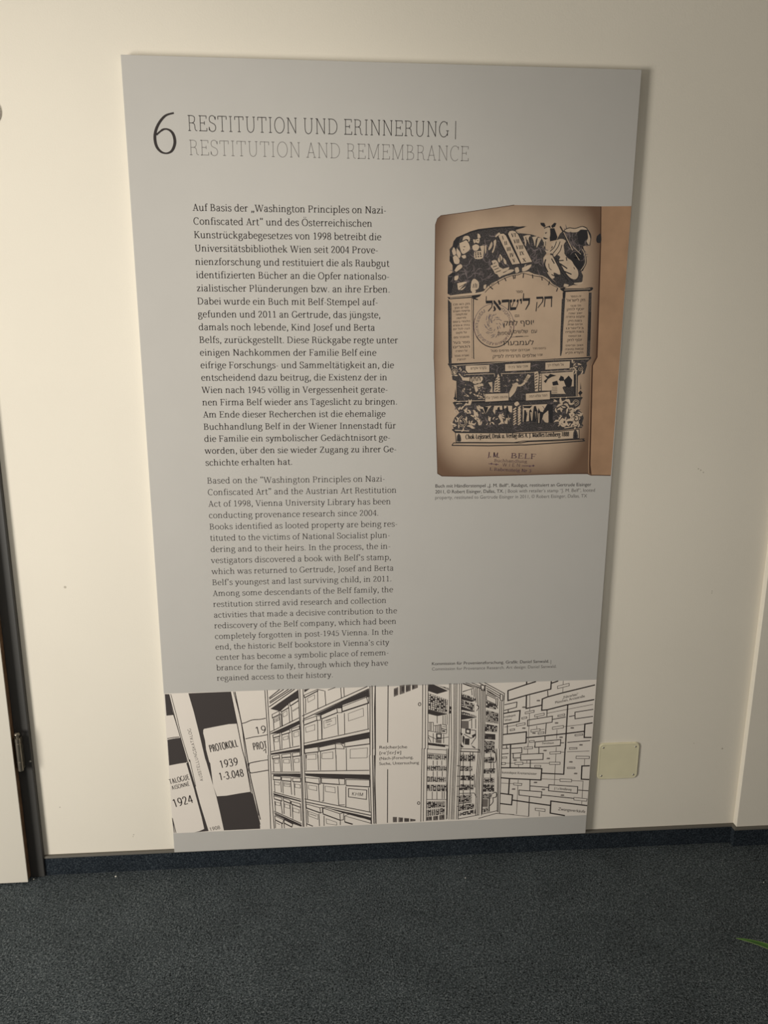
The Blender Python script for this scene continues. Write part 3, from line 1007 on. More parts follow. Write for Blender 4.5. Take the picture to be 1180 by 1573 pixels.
f4/2/0 10242 13156 10460 13265 10588 13010 10628 12964 10253 12965
l2/3/20/0 8124 13255 8129 13372 8171 13380 8188 13255
l2/3/20/0 8225 13288 8230 13375 8273 13380 8289 13297
l2/3/20/0 8326 13297 8327 13380 8374 13384 8394 13305
f2/3/0 10030 13446 10135 13410 10187 13473 10358 13428 10229 13392 10139 13338 10088 13238 10030 13284 10119 13356
f2/3/0 10420 13319 10470 13428 10546 13392 10571 13301 10478 13283
f2/3/0 10255 13265 10383 13301 10427 13192 10278 13174
f2/3/0 10552 13301 10675 13428 10776 13319 10766 13173 10694 13119 10617 13155
f4/4/0 10409 13174 10496 13301 10616 13174 10560 13155 10490 13083 10590 12973 10476 12992
f4/4/0 10007 13175 10072 13193 10191 13065 10023 13048
l2/4/12/0 10253 13129 10393 13136
l2/4/12/0 10255 13083 10395 13090
l2/4/12/0 10258 13038 10398 13045
l2/4/12/0 10260 12992 10401 12999
f4/3/1 9148 12994 9219 13153 9292 13245 9369 13236 9340 13119 9294 13002 9171 12876
f4/3/1 9242 13231 9344 13216 9438 13203 9528 13270 9552 13227 9440 13155 9310 13166 9253 13177
f4/3/0 9508 13285 9611 13465 9691 13429 9585 13248
f4/3/0 9314 13336 9356 13353 9384 13286 9333 13286
l2/4/10/0 9542 13357 9632 13411
l2/4/10/0 9535 13321 9634 13375
l2/4/10/0 9563 13303 9654 13357
l2/4/10/0 9574 13276 9646 13330
f4/3/0 8753 13020 8769 13287 8847 13478 8893 13387 8916 13020
f4/3/0 8600 13254 8701 13271 8720 13004 8642 13021 8690 13121
f4/3/0 9776 13519 9868 13537 9901 13429 9894 13030 9819 13030
f4/3/0 9918 13465 9963 13483 9967 13048 9930 13048
l2/4/22/0 8774 13371 8833 13404
l2/4/22/0 8851 13370 8902 13379
l2/4/22/0 9798 13447 9861 13479
l2/4/17/0 9914 13429 9956 13447
l2/4/22/0 8777 13307 8835 13341
l2/4/22/0 8853 13307 8904 13315
l2/4/22/0 9801 13375 9865 13407
l2/4/17/0 9917 13364 9959 13382
l2/4/22/0 8779 13244 8838 13277
l2/4/22/0 8856 13244 8907 13252
l2/4/22/0 9805 13302 9869 13335
l2/4/17/0 9921 13298 9963 13316
l2/4/22/0 8782 13181 8840 13214
l2/4/22/0 8858 13181 8909 13189
l2/4/22/0 9809 13230 9872 13262
l2/4/17/0 9924 13233 9966 13251
l2/4/22/0 8784 13117 8842 13151
l2/4/22/0 8861 13117 8912 13125
l2/4/22/0 9812 13157 9876 13190
l2/4/17/0 9928 13168 9969 13186
l2/4/22/0 8786 13054 8845 13087
l2/4/22/0 8863 13054 8914 13062
l2/4/22/0 9816 13085 9880 13117
l2/4/17/0 9931 13102 9973 13121
f4/2/0 9518 12675 10154 12703 10051 12516 10144 12552 10185 12552 10199 12219 10123 12238 10062 12313 9538 12251
f2/3/0 9557 12241 9561 12555 9599 12555 9642 12444 9623 12241
f2/3/0 9697 12259 9693 12536 9729 12582 9770 12499 9763 12259
f2/3/0 9782 12259 9797 12536 9810 12646 9856 12664 9899 12554 9911 12313 9859 12240
f2/3/0 9908 12202 9920 12517 9934 12609 9986 12516 10052 12498 10121 12626 10154 12700 10305 12699 10332 12218 10237 12219 10200 12552 10074 12442 10011 12202
f2/3/0 9519 12656 9771 12668 9709 12600 9559 12607
f4/4/0 9723 12499 9761 12499 9762 12277
f4/4/0 9941 12461 9969 12480 9973 12220 9944 12221
f4/4/0 9845 12517 9863 12517 9874 12314
f4/4/0 10155 12516 10192 12534 10213 12238 10179 12238
f4/2/0 8451 12635 8707 12668 8624 12567 8560 12448
f4/2/0 8775 12667 9240 12665 9247 12496 9195 12496 9087 12615 8986 12565 8814 12566 8801 12447 8746 12532
f2/3/0 8484 12652 8560 12448 8622 12634
f2/3/0 8863 12616 8913 12650 8935 12531 8851 12498
f2/3/0 8982 12666 9024 12683 9038 12548 8996 12531
f2/3/0 9094 12649 9128 12666 9160 12513 9185 12343 9097 12361
f4/3/0 8889 12396 8938 12463 9052 12207 9000 12208
f4/3/0 9069 12207 9098 12344 9141 12360 9139 12198
f4/3/0 8632 12363 8700 12380 8687 12261 8634 12295
f4/3/0 9136 12462 9186 12309 9170 12275
f4/3/1 9297 12733 9373 12775 9419 12715 9361 12656 9308 12682
f4/3/0 9310 12740 9383 12767 9433 12703 9350 12685
l4/3/34/0 9279 12564 9346 12614
l4/3/34/0 9400 12563 9453 12614
l4/3/30/0 9405 12611 9463 12657
l4/3/34/0 9282 12499 9348 12550
l4/3/34/0 9403 12498 9456 12549
l4/3/30/0 9408 12541 9466 12587
l4/3/34/0 9284 12434 9351 12485
l4/3/34/0 9405 12434 9459 12485
l4/3/30/0 9412 12471 9469 12517
l4/3/34/0 9287 12370 9354 12420
l4/3/34/0 9408 12369 9462 12420
l4/3/30/0 9415 12401 9473 12447
l4/3/34/0 9290 12305 9357 12356
l4/3/34/0 9411 12304 9464 12355
l4/3/30/0 9418 12331 9476 12377
l4/3/34/0 9293 12240 9360 12291
l4/3/34/0 9414 12239 9467 12290
l4/3/30/0 9421 12261 9479 12307
l4/3/34/0 9296 12175 9363 12226
l4/3/34/0 9417 12174 9470 12225
l4/3/31/0 9424 12190 9482 12236
q4/46/150/1/3 7782 12722 8397 12686 8434 12092 7781 12096
q4/46/152/2/3 10394 12790 10902 12807 10983 12121 10451 12124
q4/16/82/3/3 7640 13652 7976 13669 7984 13405 7679 13405
q4/14/100/4/3 10711 13752 11085 13752 11044 13518 10724 13554
q4/40/66/5/3 7938 13223 8516 13221 8529 12853 7948 12856
q4/20/84/6/3 8505 12533 9231 12479 9244 12172 8483 12177
q4/10/50/7/3 8916 13453 9427 13469 9448 13018 8933 13020
q4/20/136/8/3 10765 12568 11091 12511 11111 12195 10789 12178
q2/0/148/1/3 7798 13389 8397 12686 8434 12092 7781 12096
l2/5/22/1 7961 12418 7878 12316 7899 12180 8019 12162 8051 12264 7980 12333
l4/4/44/1 7961 12418 7878 12316 7899 12180 8019 12162 8051 12264 7980 12333
l2/5/21/1 7695 13471 7676 13537 7726 13578 7777 13554 7761 13504
l4/4/43/1 7695 13471 7676 13537 7726 13578 7777 13554 7761 13504
l2/5/22/1 10854 12364 10945 12419 11007 12345 10973 12270 10896 12289 10912 12345
l4/4/44/1 10854 12364 10945 12419 11007 12345 10973 12270 10896 12289 10912 12345
l2/5/22/1 10980 13644 11019 13608 10985 13563 10936 13590 10962 13626
l4/4/43/1 10980 13644 11019 13608 10985 13563 10936 13590 10962 13626
l2/5/22/1 10872 12678 10946 12696 10960 12770 10884 12789 10849 12734
l4/4/44/1 10872 12678 10946 12696 10960 12770 10884 12789 10849 12734
f2/2/0 10997 13081 10995 13264 11025 13081
f2/2/0 10947 12981 11008 13054 11069 12990 11008 12917
f2/2/0 10993 12917 11036 12917 11038 12880 10995 12880
f2/2/0 7744 12873 7763 13123 7786 12890
f2/2/0 7718 12865 7760 12906 7804 12856 7762 12806
f4/5/0 8001 13682 8617 13706 8624 13517 8066 13494 8004 13570
l2/6/13/0 8001 13682 8617 13706 8624 13517 8066 13494 8004 13570 8001 13682
f4/5/0 9007 13718 9675 13756 9677 13562 9018 13533
l2/6/13/0 9007 13718 9675 13756 9677 13562 9018 13533 9007 13718
f4/5/0 10045 13761 10690 13795 10694 13608 10052 13569
l2/6/13/0 10045 13761 10690 13795 10694 13608 10052 13569 10045 13761
f4/5/0 8521 12974 9140 12994 9148 12797 8532 12763
l2/6/13/0 8521 12974 9140 12994 9148 12797 8532 12763 8521 12974
f4/5/0 9575 12976 10212 13029 10228 12824 9588 12790
l2/6/13/0 9575 12976 10212 13029 10228 12824 9588 12790 9575 12976
T10/2/62 8139 13583 8540 13599 בקרבי אקדש
T10/2/63 9097 13610 9607 13641 אנכי עשר בין ה׳
T10/2/63 10103 13655 10530 13677 אל תשלח ידך
T10/2/63 8550 12840 9115 12860 ותהתה מאורך עליו
T10/2/64 9674 12870 10144 12901 הצור ומלא המה
q7/70/171/21/2 7683 16530 8974 16927 9011 16049 7864 15883
q7/45/156/22/2 7613 16068 8682 16015 8527 15732 7575 15631
q7/40/187/23/2 9292 16786 9872 16592 9908 15918 9355 16184
q7/40/188/24/2 10267 16897 10966 16922 10914 16063 10493 16431
q7/30/164/25/2 7673 13669 9399 13718 9409 13486 7763 13455
q7/30/165/26/2 9266 13734 11101 13788 10893 13536 9294 13519
q7/55/132/27/2 7831 13422 9410 13469 9438 12850 7847 12806
q7/25/149/28/2 9296 13483 9814 13501 9621 12867 9323 12868
q7/80/133/29/2 7782 12722 9445 12715 9476 12033 7799 12062
q7/70/134/30/2 9311 12703 11016 12788 11060 12102 9342 12020
f4/3/0 7792 11980 9322 11964 9552 11951 10269 11976 11035 12050 11050 11811 10281 11770 9561 11751 9333 11715 7816 11733
l2/4/19/0 7792 11980 9322 11964 9552 11951 10269 11976 11035 12050 11050 11811 10281 11770 9561 11751 9333 11715 7816 11733 7792 11980
l2/3/24/0 7747 11719 9508 11705 9713 11737 10472 11754 11195 11797
l2/3/27/0 7706 11654 8675 11634 9511 11650 9623 11648 10285 11686 11208 11744
l2/3/20/0 7747 11719 7706 11654
l2/3/24/0 11128 11798 11208 11744
l2/3/20/0 7704 12062 7792 11980
l4/3/20/0 7773 12045 8144 12025
l4/3/27/0 10643 12086 11115 12139
l2/3/17/0 10644 12058 11133 12148
f3/4/1 7827 11758 7831 11887 7872 11959 7925 11903 7941 11757
f2/5/0 7860 11767 7868 11904 7889 11904 7910 11766
f3/4/1 10889 11816 10888 11957 10931 12035 10992 11975 11016 11815
f2/5/0 10925 11825 10929 11976 10952 11975 10981 11825
t5/2/115 8059 11814 10775 11871 Chok-Lejisrael, Druk u. Verlag des A. J. Madfes Lemberg 1888
t4/5/127 8653 11345 8958 11322 J. M.
t4/5/131 9259 11309 9925 11278 BELF
t0/5/72 8824 11215 9696 11177 Buchhandlung
t2/5/86 9044 11092 9520 11075 W I E N
t4/5/79 8713 10985 9821 10923 I. Rabensteig Nr 3
l5/3/15/0 8680 11165 8948 11143
l5/3/16/0 9570 11099 9882 11092
f5/3/0 8723 11164 8757 11192 8792 11164 8759 11133
f5/3/0 8853 11146 8886 11173 8922 11145 8888 11115
f5/3/0 9744 11090 9777 11118 9813 11090 9780 11059
f5/3/0 9839 11101 9872 11129 9908 11101 9875 11070
'''
COMIC = '''
f1/1/0 28 4927 131 4923 227 4300 33 4287
l2/3/18/1 138 4923 227 4386 347 3747 523 2868 542 2814 704 2005
l2/3/15/1 188 4921 308 4247 381 3770 541 3005 579 2865 592 2889 708 2083
l2/3/15/1 202 4400 276 4074 363 3645
l2/3/22/0 16 3597 183 3623 340 3634
f1/1/0 16 3559 181 3590 366 3608 511 2868 492 2842 294 2819 17 2770
f1/1/0 486 2821 526 2840 706 2044 796 1555 870 1208 993 646 796 635 598 626 727 655 874 722 819 1104 765 1398 670 1915 658 1994
l2/3/19/0 6 1119 33 637
l2/3/19/0 6 1119 79 635
f1/1/0 656 4929 1210 4935 1787 4939 1857 4462 1916 3974 1702 3969 1340 3908 1023 3850 999 3816 994 3721 1033 3492 1048 3213 1114 2842 1141 2788 1188 2087 1276 1748 1541 1756 1911 1812 2224 1850 2279 1748 2449 727 2446 646 1423 645 1335 1264 1263 1717 1013 2947 1020 2856 883 3725 771 4379
l2/3/22/1 1787 4939 1927 3961 2033 3197 2110 2799 2224 1850
l2/3/17/1 1865 4936 2041 3981 2132 2798 2269 1801 2451 781
l2/3/26/1 1903 4935 2042 4006 2111 3449 2178 2796 2239 2248 2344 1639 2461 941
l2/3/15/0 2165 2743 2306 1878 2418 1077
l2/3/24/1 2052 3976 2154 3997 2337 4070 2563 4082 2713 4109
l2/3/23/0 2136 3503 2364 3552 2547 3571 2739 3605
l2/3/27/1 2522 2805 2245 2753 2204 2703 2191 2535 2234 2451 2326 2447 2747 2509
l2/3/23/0 2522 2805 2737 2832
t3/2/217 1159 3132 1934 3280 PROTOKOLL
t3/2/229 1409 2627 1917 2710 1939
t3/2/230 1377 2249 2055 2348 1-3.048
t3/2/156 7 2185 562 2323 TALOGUE
t3/2/122 53 2010 552 2124 AISONNÉ
t3/2/251 77 1452 622 1587 1924
t3/2/108 1029 647 1326 705 1908
t3/2/80 920 2252 656 3886 AUSSTELLUNGSKATALOG
t3/2/217 2424 3630 2729 3677 19
t3/2/218 2344 3146 2732 3197 PROT
l2/3/23/0 2613 3111 2677 3169 2684 3037
l2/3/20/0 2713 4949 2751 3568 2758 2967
l2/3/20/0 2775 4953 2806 3566 2813 2965
l2/3/21/0 2741 2974 2746 628
l2/3/21/0 2796 2972 2806 1721 2845 629
l2/3/20/0 3616 4942 3645 3715 3656 2929
l2/3/20/0 3665 4946 3672 2929
l2/3/20/0 3752 4949 3755 4316 3739 2926
l2/3/21/0 3645 2936 3665 646
l2/3/21/0 3678 2935 3694 644
l2/3/21/0 3739 2932 3758 1357 3768 653
l2/3/21/0 5592 4969 5592 2847
l2/3/21/0 5652 4967 5665 2844
l2/3/21/0 5738 4970 5746 2841
l2/3/21/0 5578 2854 5635 633
l2/3/21/0 5668 2850 5713 635
l2/3/21/0 5713 2848 5767 636
l2/3/26/0 2821 4715 3117 4959
l2/3/26/0 2826 4679 3225 4955
l2/3/26/0 2828 4595 3360 4957
l2/3/26/0 2833 4553 3449 4954
l2/3/26/0 2813 4447 3522 4951
f1/2/0 2844 4386 3616 4930 3627 4686 3377 4546 3341 4511 3113 4304 2978 4345
l2/3/19/0 2888 4213 3086 4317 3088 4206 2890 4108 2888 4213
l2/3/30/0 2890 4108 3088 4206
l2/3/19/0 2917 4092 2928 3744
l2/3/19/0 3096 4190 3105 3822
l2/3/19/0 3143 4219 3144 3850
l2/3/19/0 3125 4249 3110 4184
l2/3/11/0 2938 4082 3068 4155 3084 4046 2946 3970 2938 4082
l2/3/19/0 3127 4339 3335 4511 3349 4406 3139 4279 3127 4339
l2/3/30/0 3139 4279 3349 4406
l2/3/19/0 3155 4263 3161 3850
l2/3/19/0 3349 4406 3365 3933
l2/3/11/0 3187 4247 3298 4318 3300 4183 3195 4126 3187 4247
l2/3/19/0 3377 4564 3617 4710 3620 4606 3388 4450 3377 4564
l2/3/30/0 3388 4450 3620 4606
l2/3/19/0 3420 4433 3437 3981
l2/3/11/0 3453 4312 3605 4406 3610 4382 3466 4291 3453 4312
l2/3/23/0 2817 3681 3625 4086
l2/3/26/0 2821 3626 3637 3995
f1/2/0 2854 3625 3637 3989 3643 3892 3371 3751 3109 3645
l2/3/19/0 2888 3587 3081 3646 3087 3555 2900 3501 2888 3587
l2/3/30/0 2900 3501 3087 3555
l2/3/19/0 3122 3645 3349 3742 3374 3650 3134 3583 3122 3645
l2/3/30/0 3134 3583 3374 3650
l2/3/19/0 3404 3749 3625 3832 3632 3746 3413 3676 3404 3749
l2/3/30/0 3413 3676 3632 3746
l2/3/19/0 2905 3486 2921 3118
l2/3/19/0 3070 3540 3082 3142
l2/3/19/0 3137 3577 3129 3155
l2/3/19/0 3330 3637 3358 3176
l2/3/19/0 3419 3664 3430 3219
l2/3/11/0 2926 3455 3036 3490 3039 3380 2937 3372 2926 3455
l2/3/11/0 3174 3506 3306 3546 3309 3454 3177 3423 3174 3506
l2/3/11/0 3467 3631 3603 3681 3608 3534 3475 3503 3467 3631
l2/3/23/0 2816 3076 3623 3227
l2/3/27/0 2825 3014 3633 3140
f1/2/0 2831 3014 3638 3134 3636 3048 3243 3012 2829 2977
l2/3/19/0 2850 2936 3055 2973 3061 2874 2854 2858 2850 2936
l2/3/31/0 2854 2858 3061 2874
l2/3/19/0 3116 2971 3370 3006 3373 2892 3119 2878 3116 2971
l2/3/31/0 3119 2878 3373 2892
l2/3/19/0 3414 3004 3625 3036 3628 2918 3417 2896 3414 3004
l2/3/31/0 3417 2896 3628 2918
l2/3/19/0 2881 2860 2886 2456
l2/3/19/0 3063 2874 3080 2448
l2/3/19/0 3118 2866 3118 2446
l2/3/19/0 3367 2886 3385 2450
l2/3/19/0 3423 2890 3440 2447
l2/3/11/0 2913 2819 3032 2832 3031 2714 2918 2713 2913 2819
l2/3/12/0 3161 2817 3322 2826 3324 2702 3164 2715 3161 2817
l2/3/12/0 3465 2820 3593 2839 3596 2715 3468 2714 3465 2820
l2/3/23/0 2828 2443 3623 2402
l2/3/27/0 2826 2387 3630 2345
f1/2/0 2867 2367 3632 2332 3630 2232 3336 2277 2865 2317
l2/3/19/0 2865 2317 3075 2288 3073 2182 2862 2204 2865 2317
l2/3/31/0 2862 2204 3073 2182
l2/3/19/0 3097 2269 3363 2238 3360 2125 3094 2162 3097 2269
l2/3/31/0 3094 2162 3360 2125
l2/3/19/0 3407 2229 3630 2213 3627 2094 3405 2116 3407 2229
l2/3/31/0 3405 2116 3627 2094
l2/3/19/0 2889 2175 2895 1812
l2/3/19/0 3072 2144 3079 1784
l2/3/19/0 3127 2129 3128 1750
l2/3/19/0 3349 2119 3367 1701
l2/3/19/0 3443 2086 3451 1672
l2/3/12/0 2893 2133 3032 2108 3029 2020 2899 2039 2893 2133
l2/3/12/0 3159 2096 3331 2057 3329 1956 3162 1989 3159 2096
l2/3/12/0 3464 2038 3614 2006 3618 1898 3468 1931 3464 2038
l2/3/23/0 2851 1814 3622 1539
l2/3/27/0 2849 1763 3626 1478
f1/2/0 2860 1750 3626 1472 3625 1453 3319 1563 2859 1706
l2/3/19/0 2861 1687 3083 1613 3083 1511 2872 1591 2861 1687
l2/3/31/0 2872 1591 3083 1511
l2/3/20/0 3124 1611 3318 1522 3330 1419 3128 1515 3124 1611
l2/3/31/0 3128 1515 3330 1419
l2/3/20/0 3345 1486 3602 1397 3611 1281 3349 1402 3345 1486
l2/3/31/0 3349 1402 3611 1281
l2/3/20/0 2885 1527 2895 1201
l2/3/20/0 3054 1500 3089 1095
l2/3/20/0 3138 1483 3139 1092
l2/3/20/0 3315 1404 3322 987
l2/3/20/0 3376 1376 3383 919
l2/3/20/0 3607 1268 3618 843
l2/3/12/0 2898 1494 3042 1449 3039 1360 2909 1398 2898 1494
l2/3/12/0 3161 1418 3303 1363 3306 1257 3167 1306 3161 1418
l2/3/12/0 3385 1279 3564 1206 3567 1097 3394 1166 3385 1279
l2/3/24/0 2856 1199 3625 752
l2/3/28/0 2860 1145 3627 700
f1/2/0 2870 1112 3627 700 3626 648 3385 757 3190 864 3113 939 2885 1060
l2/3/20/0 2871 1041 3120 906 3092 779 2881 912 2871 1041
l2/3/32/0 2881 912 3092 779
l2/3/20/0 3140 905 3373 751 3348 655 3131 796 3140 905
l2/3/32/0 3131 796 3348 655
l2/3/20/0 2880 886 2879 644
l2/3/20/0 3061 780 3065 634
l2/3/20/0 3131 777 3133 631
f1/2/0 3779 4936 3942 4954 3790 4847
l2/3/19/0 3775 4764 4145 4924 4158 4884 3787 4686 3775 4764
l2/3/30/0 3787 4686 4158 4884
l2/3/19/0 4145 4924 4334 4875
l2/3/19/0 3817 4667 3808 4218
l2/3/19/0 4147 4885 4149 4326
l2/3/19/0 4348 4875 4369 4444
l2/3/19/0 4785 4952 4799 4644
l2/3/19/0 4867 4958 4881 4671
l2/3/19/0 4430 4890 4635 4966
l2/3/11/0 3868 4671 4061 4766 4067 4646 3880 4545 3868 4671
l2/3/23/0 3708 4137 5518 4966
l2/3/26/0 3733 4040 5567 4898
f1/2/0 4037 4155 4836 4541 5567 4880 5576 4653 5485 4656 4835 4427 4813 4349 4670 4343 4476 4241 4223 4142
l2/3/19/0 3733 4000 4105 4122 4116 3995 3752 3857 3733 4000
l2/3/30/0 3752 3857 4116 3995
l2/3/19/0 4105 4122 4214 4124 4212 3991 4122 3995
l2/3/19/0 3746 3848 3747 3329
l2/3/19/0 4133 3985 4134 3384
l2/3/19/0 4240 3996 4245 3410
l2/3/11/0 3797 3786 4054 3867 4051 3699 3808 3636 3797 3786
l2/3/19/0 4228 4142 4670 4343 4685 4206 4240 4026 4228 4142
l2/3/30/0 4240 4026 4685 4206
l2/3/19/0 4670 4343 4807 4344 4811 4202 4690 4203
l2/3/19/0 4254 4011 4251 3416
l2/3/19/0 4684 4146 4706 3515
l2/3/19/0 4877 4184 4883 3538
l2/3/11/0 4308 3963 4634 4066 4637 3859 4310 3738 4308 3963
l2/3/19/0 4813 4380 5496 4643 5540 4461 4822 4228 4813 4380
l2/3/38/0 4822 4228 5540 4461
l2/3/19/0 5496 4643 5556 4656 5556 4443
l2/3/19/0 5523 4432 5539 3672
l2/3/11/0 4984 4165 5402 4316 5412 4073 4991 3937 4984 4165
l2/3/23/0 3730 3296 5567 3670
l2/3/27/0 3745 3222 5578 3563
f1/2/0 3745 3216 5578 3553 5578 3393 4876 3283 4847 3223 4742 3267 4631 3262 4186 3173 3743 3129
l2/3/19/0 3757 3129 4131 3175 4145 3020 3757 2987 3757 3129
l2/3/31/0 3757 2987 4145 3020
l2/3/19/0 4158 3158 4617 3248 4629 3105 4173 3031 4158 3158
l2/3/31/0 4173 3031 4629 3105
l2/3/19/0 4617 3248 4784 3235 4847 3152 4866 3083 4629 3099
l2/3/19/0 4881 3280 5578 3393 5584 3208 4880 3138 4881 3280
l2/3/31/0 4880 3138 5584 3208
l2/3/19/0 3784 2973 3787 2828
l2/3/19/0 4117 3006 4125 2813
l2/3/19/0 4201 3018 4197 2810
l2/3/19/0 4621 3077 4632 2791
l2/3/19/0 4922 3111 4922 2779
l2/3/19/0 3789 2930 3785 2457
l2/3/19/0 4127 2916 4136 2448
l2/3/19/0 4199 2913 4192 2439
l2/3/19/0 4633 2894 4639 2407
l2/3/19/0 4923 2882 4925 2407
l2/3/12/0 3806 2827 3808 2935 4072 2955 4075 2794 3825 2798
l2/3/12/0 4236 2808 4244 2969 4545 3003 4548 2792 4236 2799
l2/3/12/0 5031 2774 5033 3060 5522 3086 5508 2807 5522 2800 5494 2777 5017 2784
l2/3/23/0 3743 2428 5567 2378
l2/3/27/0 3741 2346 5578 2226
f1/2/0 3769 2332 5583 2217 5583 2080 5140 2120 4172 2208 3893 2264 3768 2282
l2/3/19/0 3758 2226 4143 2177 4157 2000 3764 2087 3758 2226
l2/3/31/0 3764 2087 4157 2000
l2/3/19/0 4143 2177 4194 2207 4186 2005 4157 2000
l2/3/19/0 4213 2187 4704 2152 4719 1961 4214 2029 4213 2187
l2/3/31/0 4214 2029 4719 1961
l2/3/20/0 4704 2152 4872 2132 4871 1954 4719 1961
l2/3/20/0 4900 2111 5578 2068 5578 1846 4910 1921 4900 2111
l2/3/31/0 4910 1921 5578 1846
l2/3/19/0 3794 2055 3810 1540
l2/3/20/0 4129 1989 4149 1460
l2/3/20/0 4270 1995 4262 1441
l2/3/20/0 4673 1913 4696 1305
l2/3/20/0 4904 1889 4900 1231
l2/3/20/0 5549 1815 5578 1042
l2/3/20/0 4217 1456 4273 1454
l2/3/20/0 4696 1305 4866 1303
l2/3/12/0 3846 1989 4078 1940 4076 1795 3844 1863 3846 1989
l2/3/12/0 4314 1929 4594 1878 4601 1700 4320 1761 4314 1929
l2/3/22/0 4977 1822 5498 1747 5487 1447 4976 1555 4977 1822
l2/3/24/0 3726 1550 5612 1025
l2/3/28/0 3738 1454 5612 924
f1/2/0 4271 1261 4864 1084 5177 997 5618 852 5618 774 5291 869 4921 1004 4609 1123
l2/3/20/0 3765 1389 4157 1241 4172 1073 3776 1254 3765 1389
l2/3/32/0 3776 1254 4172 1073
l2/3/20/0 4157 1241 4231 1251 4229 1090 4172 1073
l2/3/20/0 4242 1231 4722 1020 4737 805 4245 1037 4242 1231
l2/3/32/0 4245 1037 4737 805
l2/3/20/0 4722 1020 4836 1053 4828 820 4737 805
l2/3/20/0 4242 1231 4327 1246 4836 1053
l2/3/20/0 4863 942 5021 1005 5618 761 5618 663 4863 942
l2/3/20/0 5618 663 5618 761
l2/3/20/0 4863 942 4862 747
l2/3/40/0 4862 747 5090 657
l2/3/28/0 3767 744 3949 651
l2/3/20/0 3803 1194 3810 768
l2/3/20/0 4126 1050 4137 647
l2/3/20/0 4272 978 4268 647
l2/3/20/0 4737 792 4735 649
l2/3/12/0 3831 1145 4097 1019 4095 870 3842 993 3831 1145
l2/3/12/0 4328 878 4628 746 4633 655 4343 715 4328 878
t2/2/111 5061 1598 5393 1554 KHM
l3/3/19/0 4358 3961 4507 4010
l3/3/19/0 4349 3907 4534 3961
l3/3/19/0 4389 3839 4486 3865
l3/3/19/0 2964 4045 3064 4107
l3/3/19/0 2969 4014 3052 4057
l3/3/19/0 3178 2051 3313 2020
l3/3/20/0 3871 1056 4057 976
l3/3/20/0 2907 820 3006 751
l2/3/23/0 5646 4985 5651 4446 5671 3053 5660 3055 5679 1795 5705 653
l2/3/28/0 5737 4982 5720 4282 5734 3051 5740 3051 5723 1793 5761 650
l2/3/24/0 6091 4980 6089 3227
l2/3/24/0 6094 2389 6095 655
l2/3/19/0 7056 4973 7074 2995 7065 2996 7067 645
l2/3/19/0 7136 4970 7159 2992 7125 2994 7140 650
l2/3/17/0 7204 4968 7235 2988 7216 2990 7227 658
p3/2/5/1/1/75 6251 4875 6374 4921 6376 4681 6253 4625
p3/2/5/1/2/75 6411 4959 6551 4984 6553 4731 6413 4687
p3/2/5/1/3/75 6582 4977 6720 4985 6722 4797 6584 4750
p3/2/5/1/4/75 6757 4979 6914 4974 6921 4882 6759 4816
p3/2/5/1/5/75 6251 843 6372 832 6374 662 6253 664
p3/2/5/1/6/75 6415 821 6548 802 6541 658 6416 660
p3/2/5/1/7/75 6584 791 6725 775 6725 658 6586 656
p3/2/5/1/8/75 6756 761 6911 727 6908 670 6757 660
l2/3/19/0 7015 4376 7011 4352 6997 4335 6979 4329 6960 4336 6946 4354 6941 4379 6946 4403 6959 4420 6977 4426 6996 4419 7010 4400 7015 4376
l2/3/20/0 7030 1255 7026 1232 7014 1215 6997 1210 6979 1217 6966 1235 6961 1258 6966 1281 6978 1298 6995 1303 7013 1296 7025 1278 7030 1255
T14/2/89 5858 3046 6640 3028 Re|cher|che
T0/2/89 5862 2869 6471 2861 [re'ʃɛrʃə]
T0/2/90 5855 2693 6818 2695 (Nach-)Forschung,
T0/2/90 5855 2530 6983 2518 Suche, Untersuchung
f1/2/0 7219 4968 7358 4963 7771 4756 7466 4671 7215 4768
p1/0/7/3/11/85 7404 4961 7787 4842 7795 4772 7573 4880
p1/0/9/8/12/85 7223 4707 7768 4480 7759 4068 7229 4206
f1/2/0 7225 4206 7793 4043 7479 3993 7227 4072
l2/3/17/0 7479 3993 7484 3768
l2/3/17/0 7644 4012 7650 3731
l2/3/17/0 7704 4015 7711 3718
l2/3/17/0 7760 4024 7767 3716
l2/3/17/0 7239 3810 7371 3805 7385 3529
l2/3/17/0 7273 3809 7278 3550
l2/3/17/0 7311 3808 7315 3544
l2/3/17/0 7391 3700 7504 3710 7597 3731 7621 3495
l2/3/17/0 7438 3698 7448 3502
l2/3/17/0 7485 3706 7499 3496
l2/3/17/0 7532 3713 7546 3490
l2/3/17/0 7571 3724 7584 3480
l2/3/17/0 7236 3548 7452 3498 7755 3436
l2/3/17/0 7239 3399 7475 3274 7814 3332
l2/3/17/0 7240 3356 7318 3187
l2/3/17/0 7377 3464 7386 3173
l2/3/18/0 7676 3431 7682 3141
l2/3/17/0 7628 3730 7748 3704 7758 3449
f1/2/0 7456 3465 7622 3450 7619 3268 7463 3287
f0/3/0 7498 3426 7589 3414 7587 3327 7500 3343
f3/2/0 7453 3266 7619 3255 7618 3143 7451 3167
f1/3/0 7611 3619 7752 3573 7752 3552 7612 3590
f1/3/0 7635 3557 7715 3541 7716 3491 7636 3503
f1/3/0 7636 3672 7731 3656 7731 3639 7637 3655
l2/3/29/0 7236 3167 7816 3060
l2/3/43/0 7236 3128 7726 3039
p1/0/9/5/20/80 7228 2812 7774 2757 7774 2606 7231 2659
p1/0/9/5/21/80 7225 2449 7774 2417 7774 2260 7228 2297
p1/0/9/5/22/80 7231 2106 7767 2061 7767 1901 7234 1936
p1/0/9/5/23/80 7232 1840 7788 1814 7797 1600 7235 1637
p1/0/9/5/24/80 7230 1293 7762 1289 7766 1089 7234 1065
p1/0/9/5/25/80 7231 1022 7755 1061 7760 865 7234 804
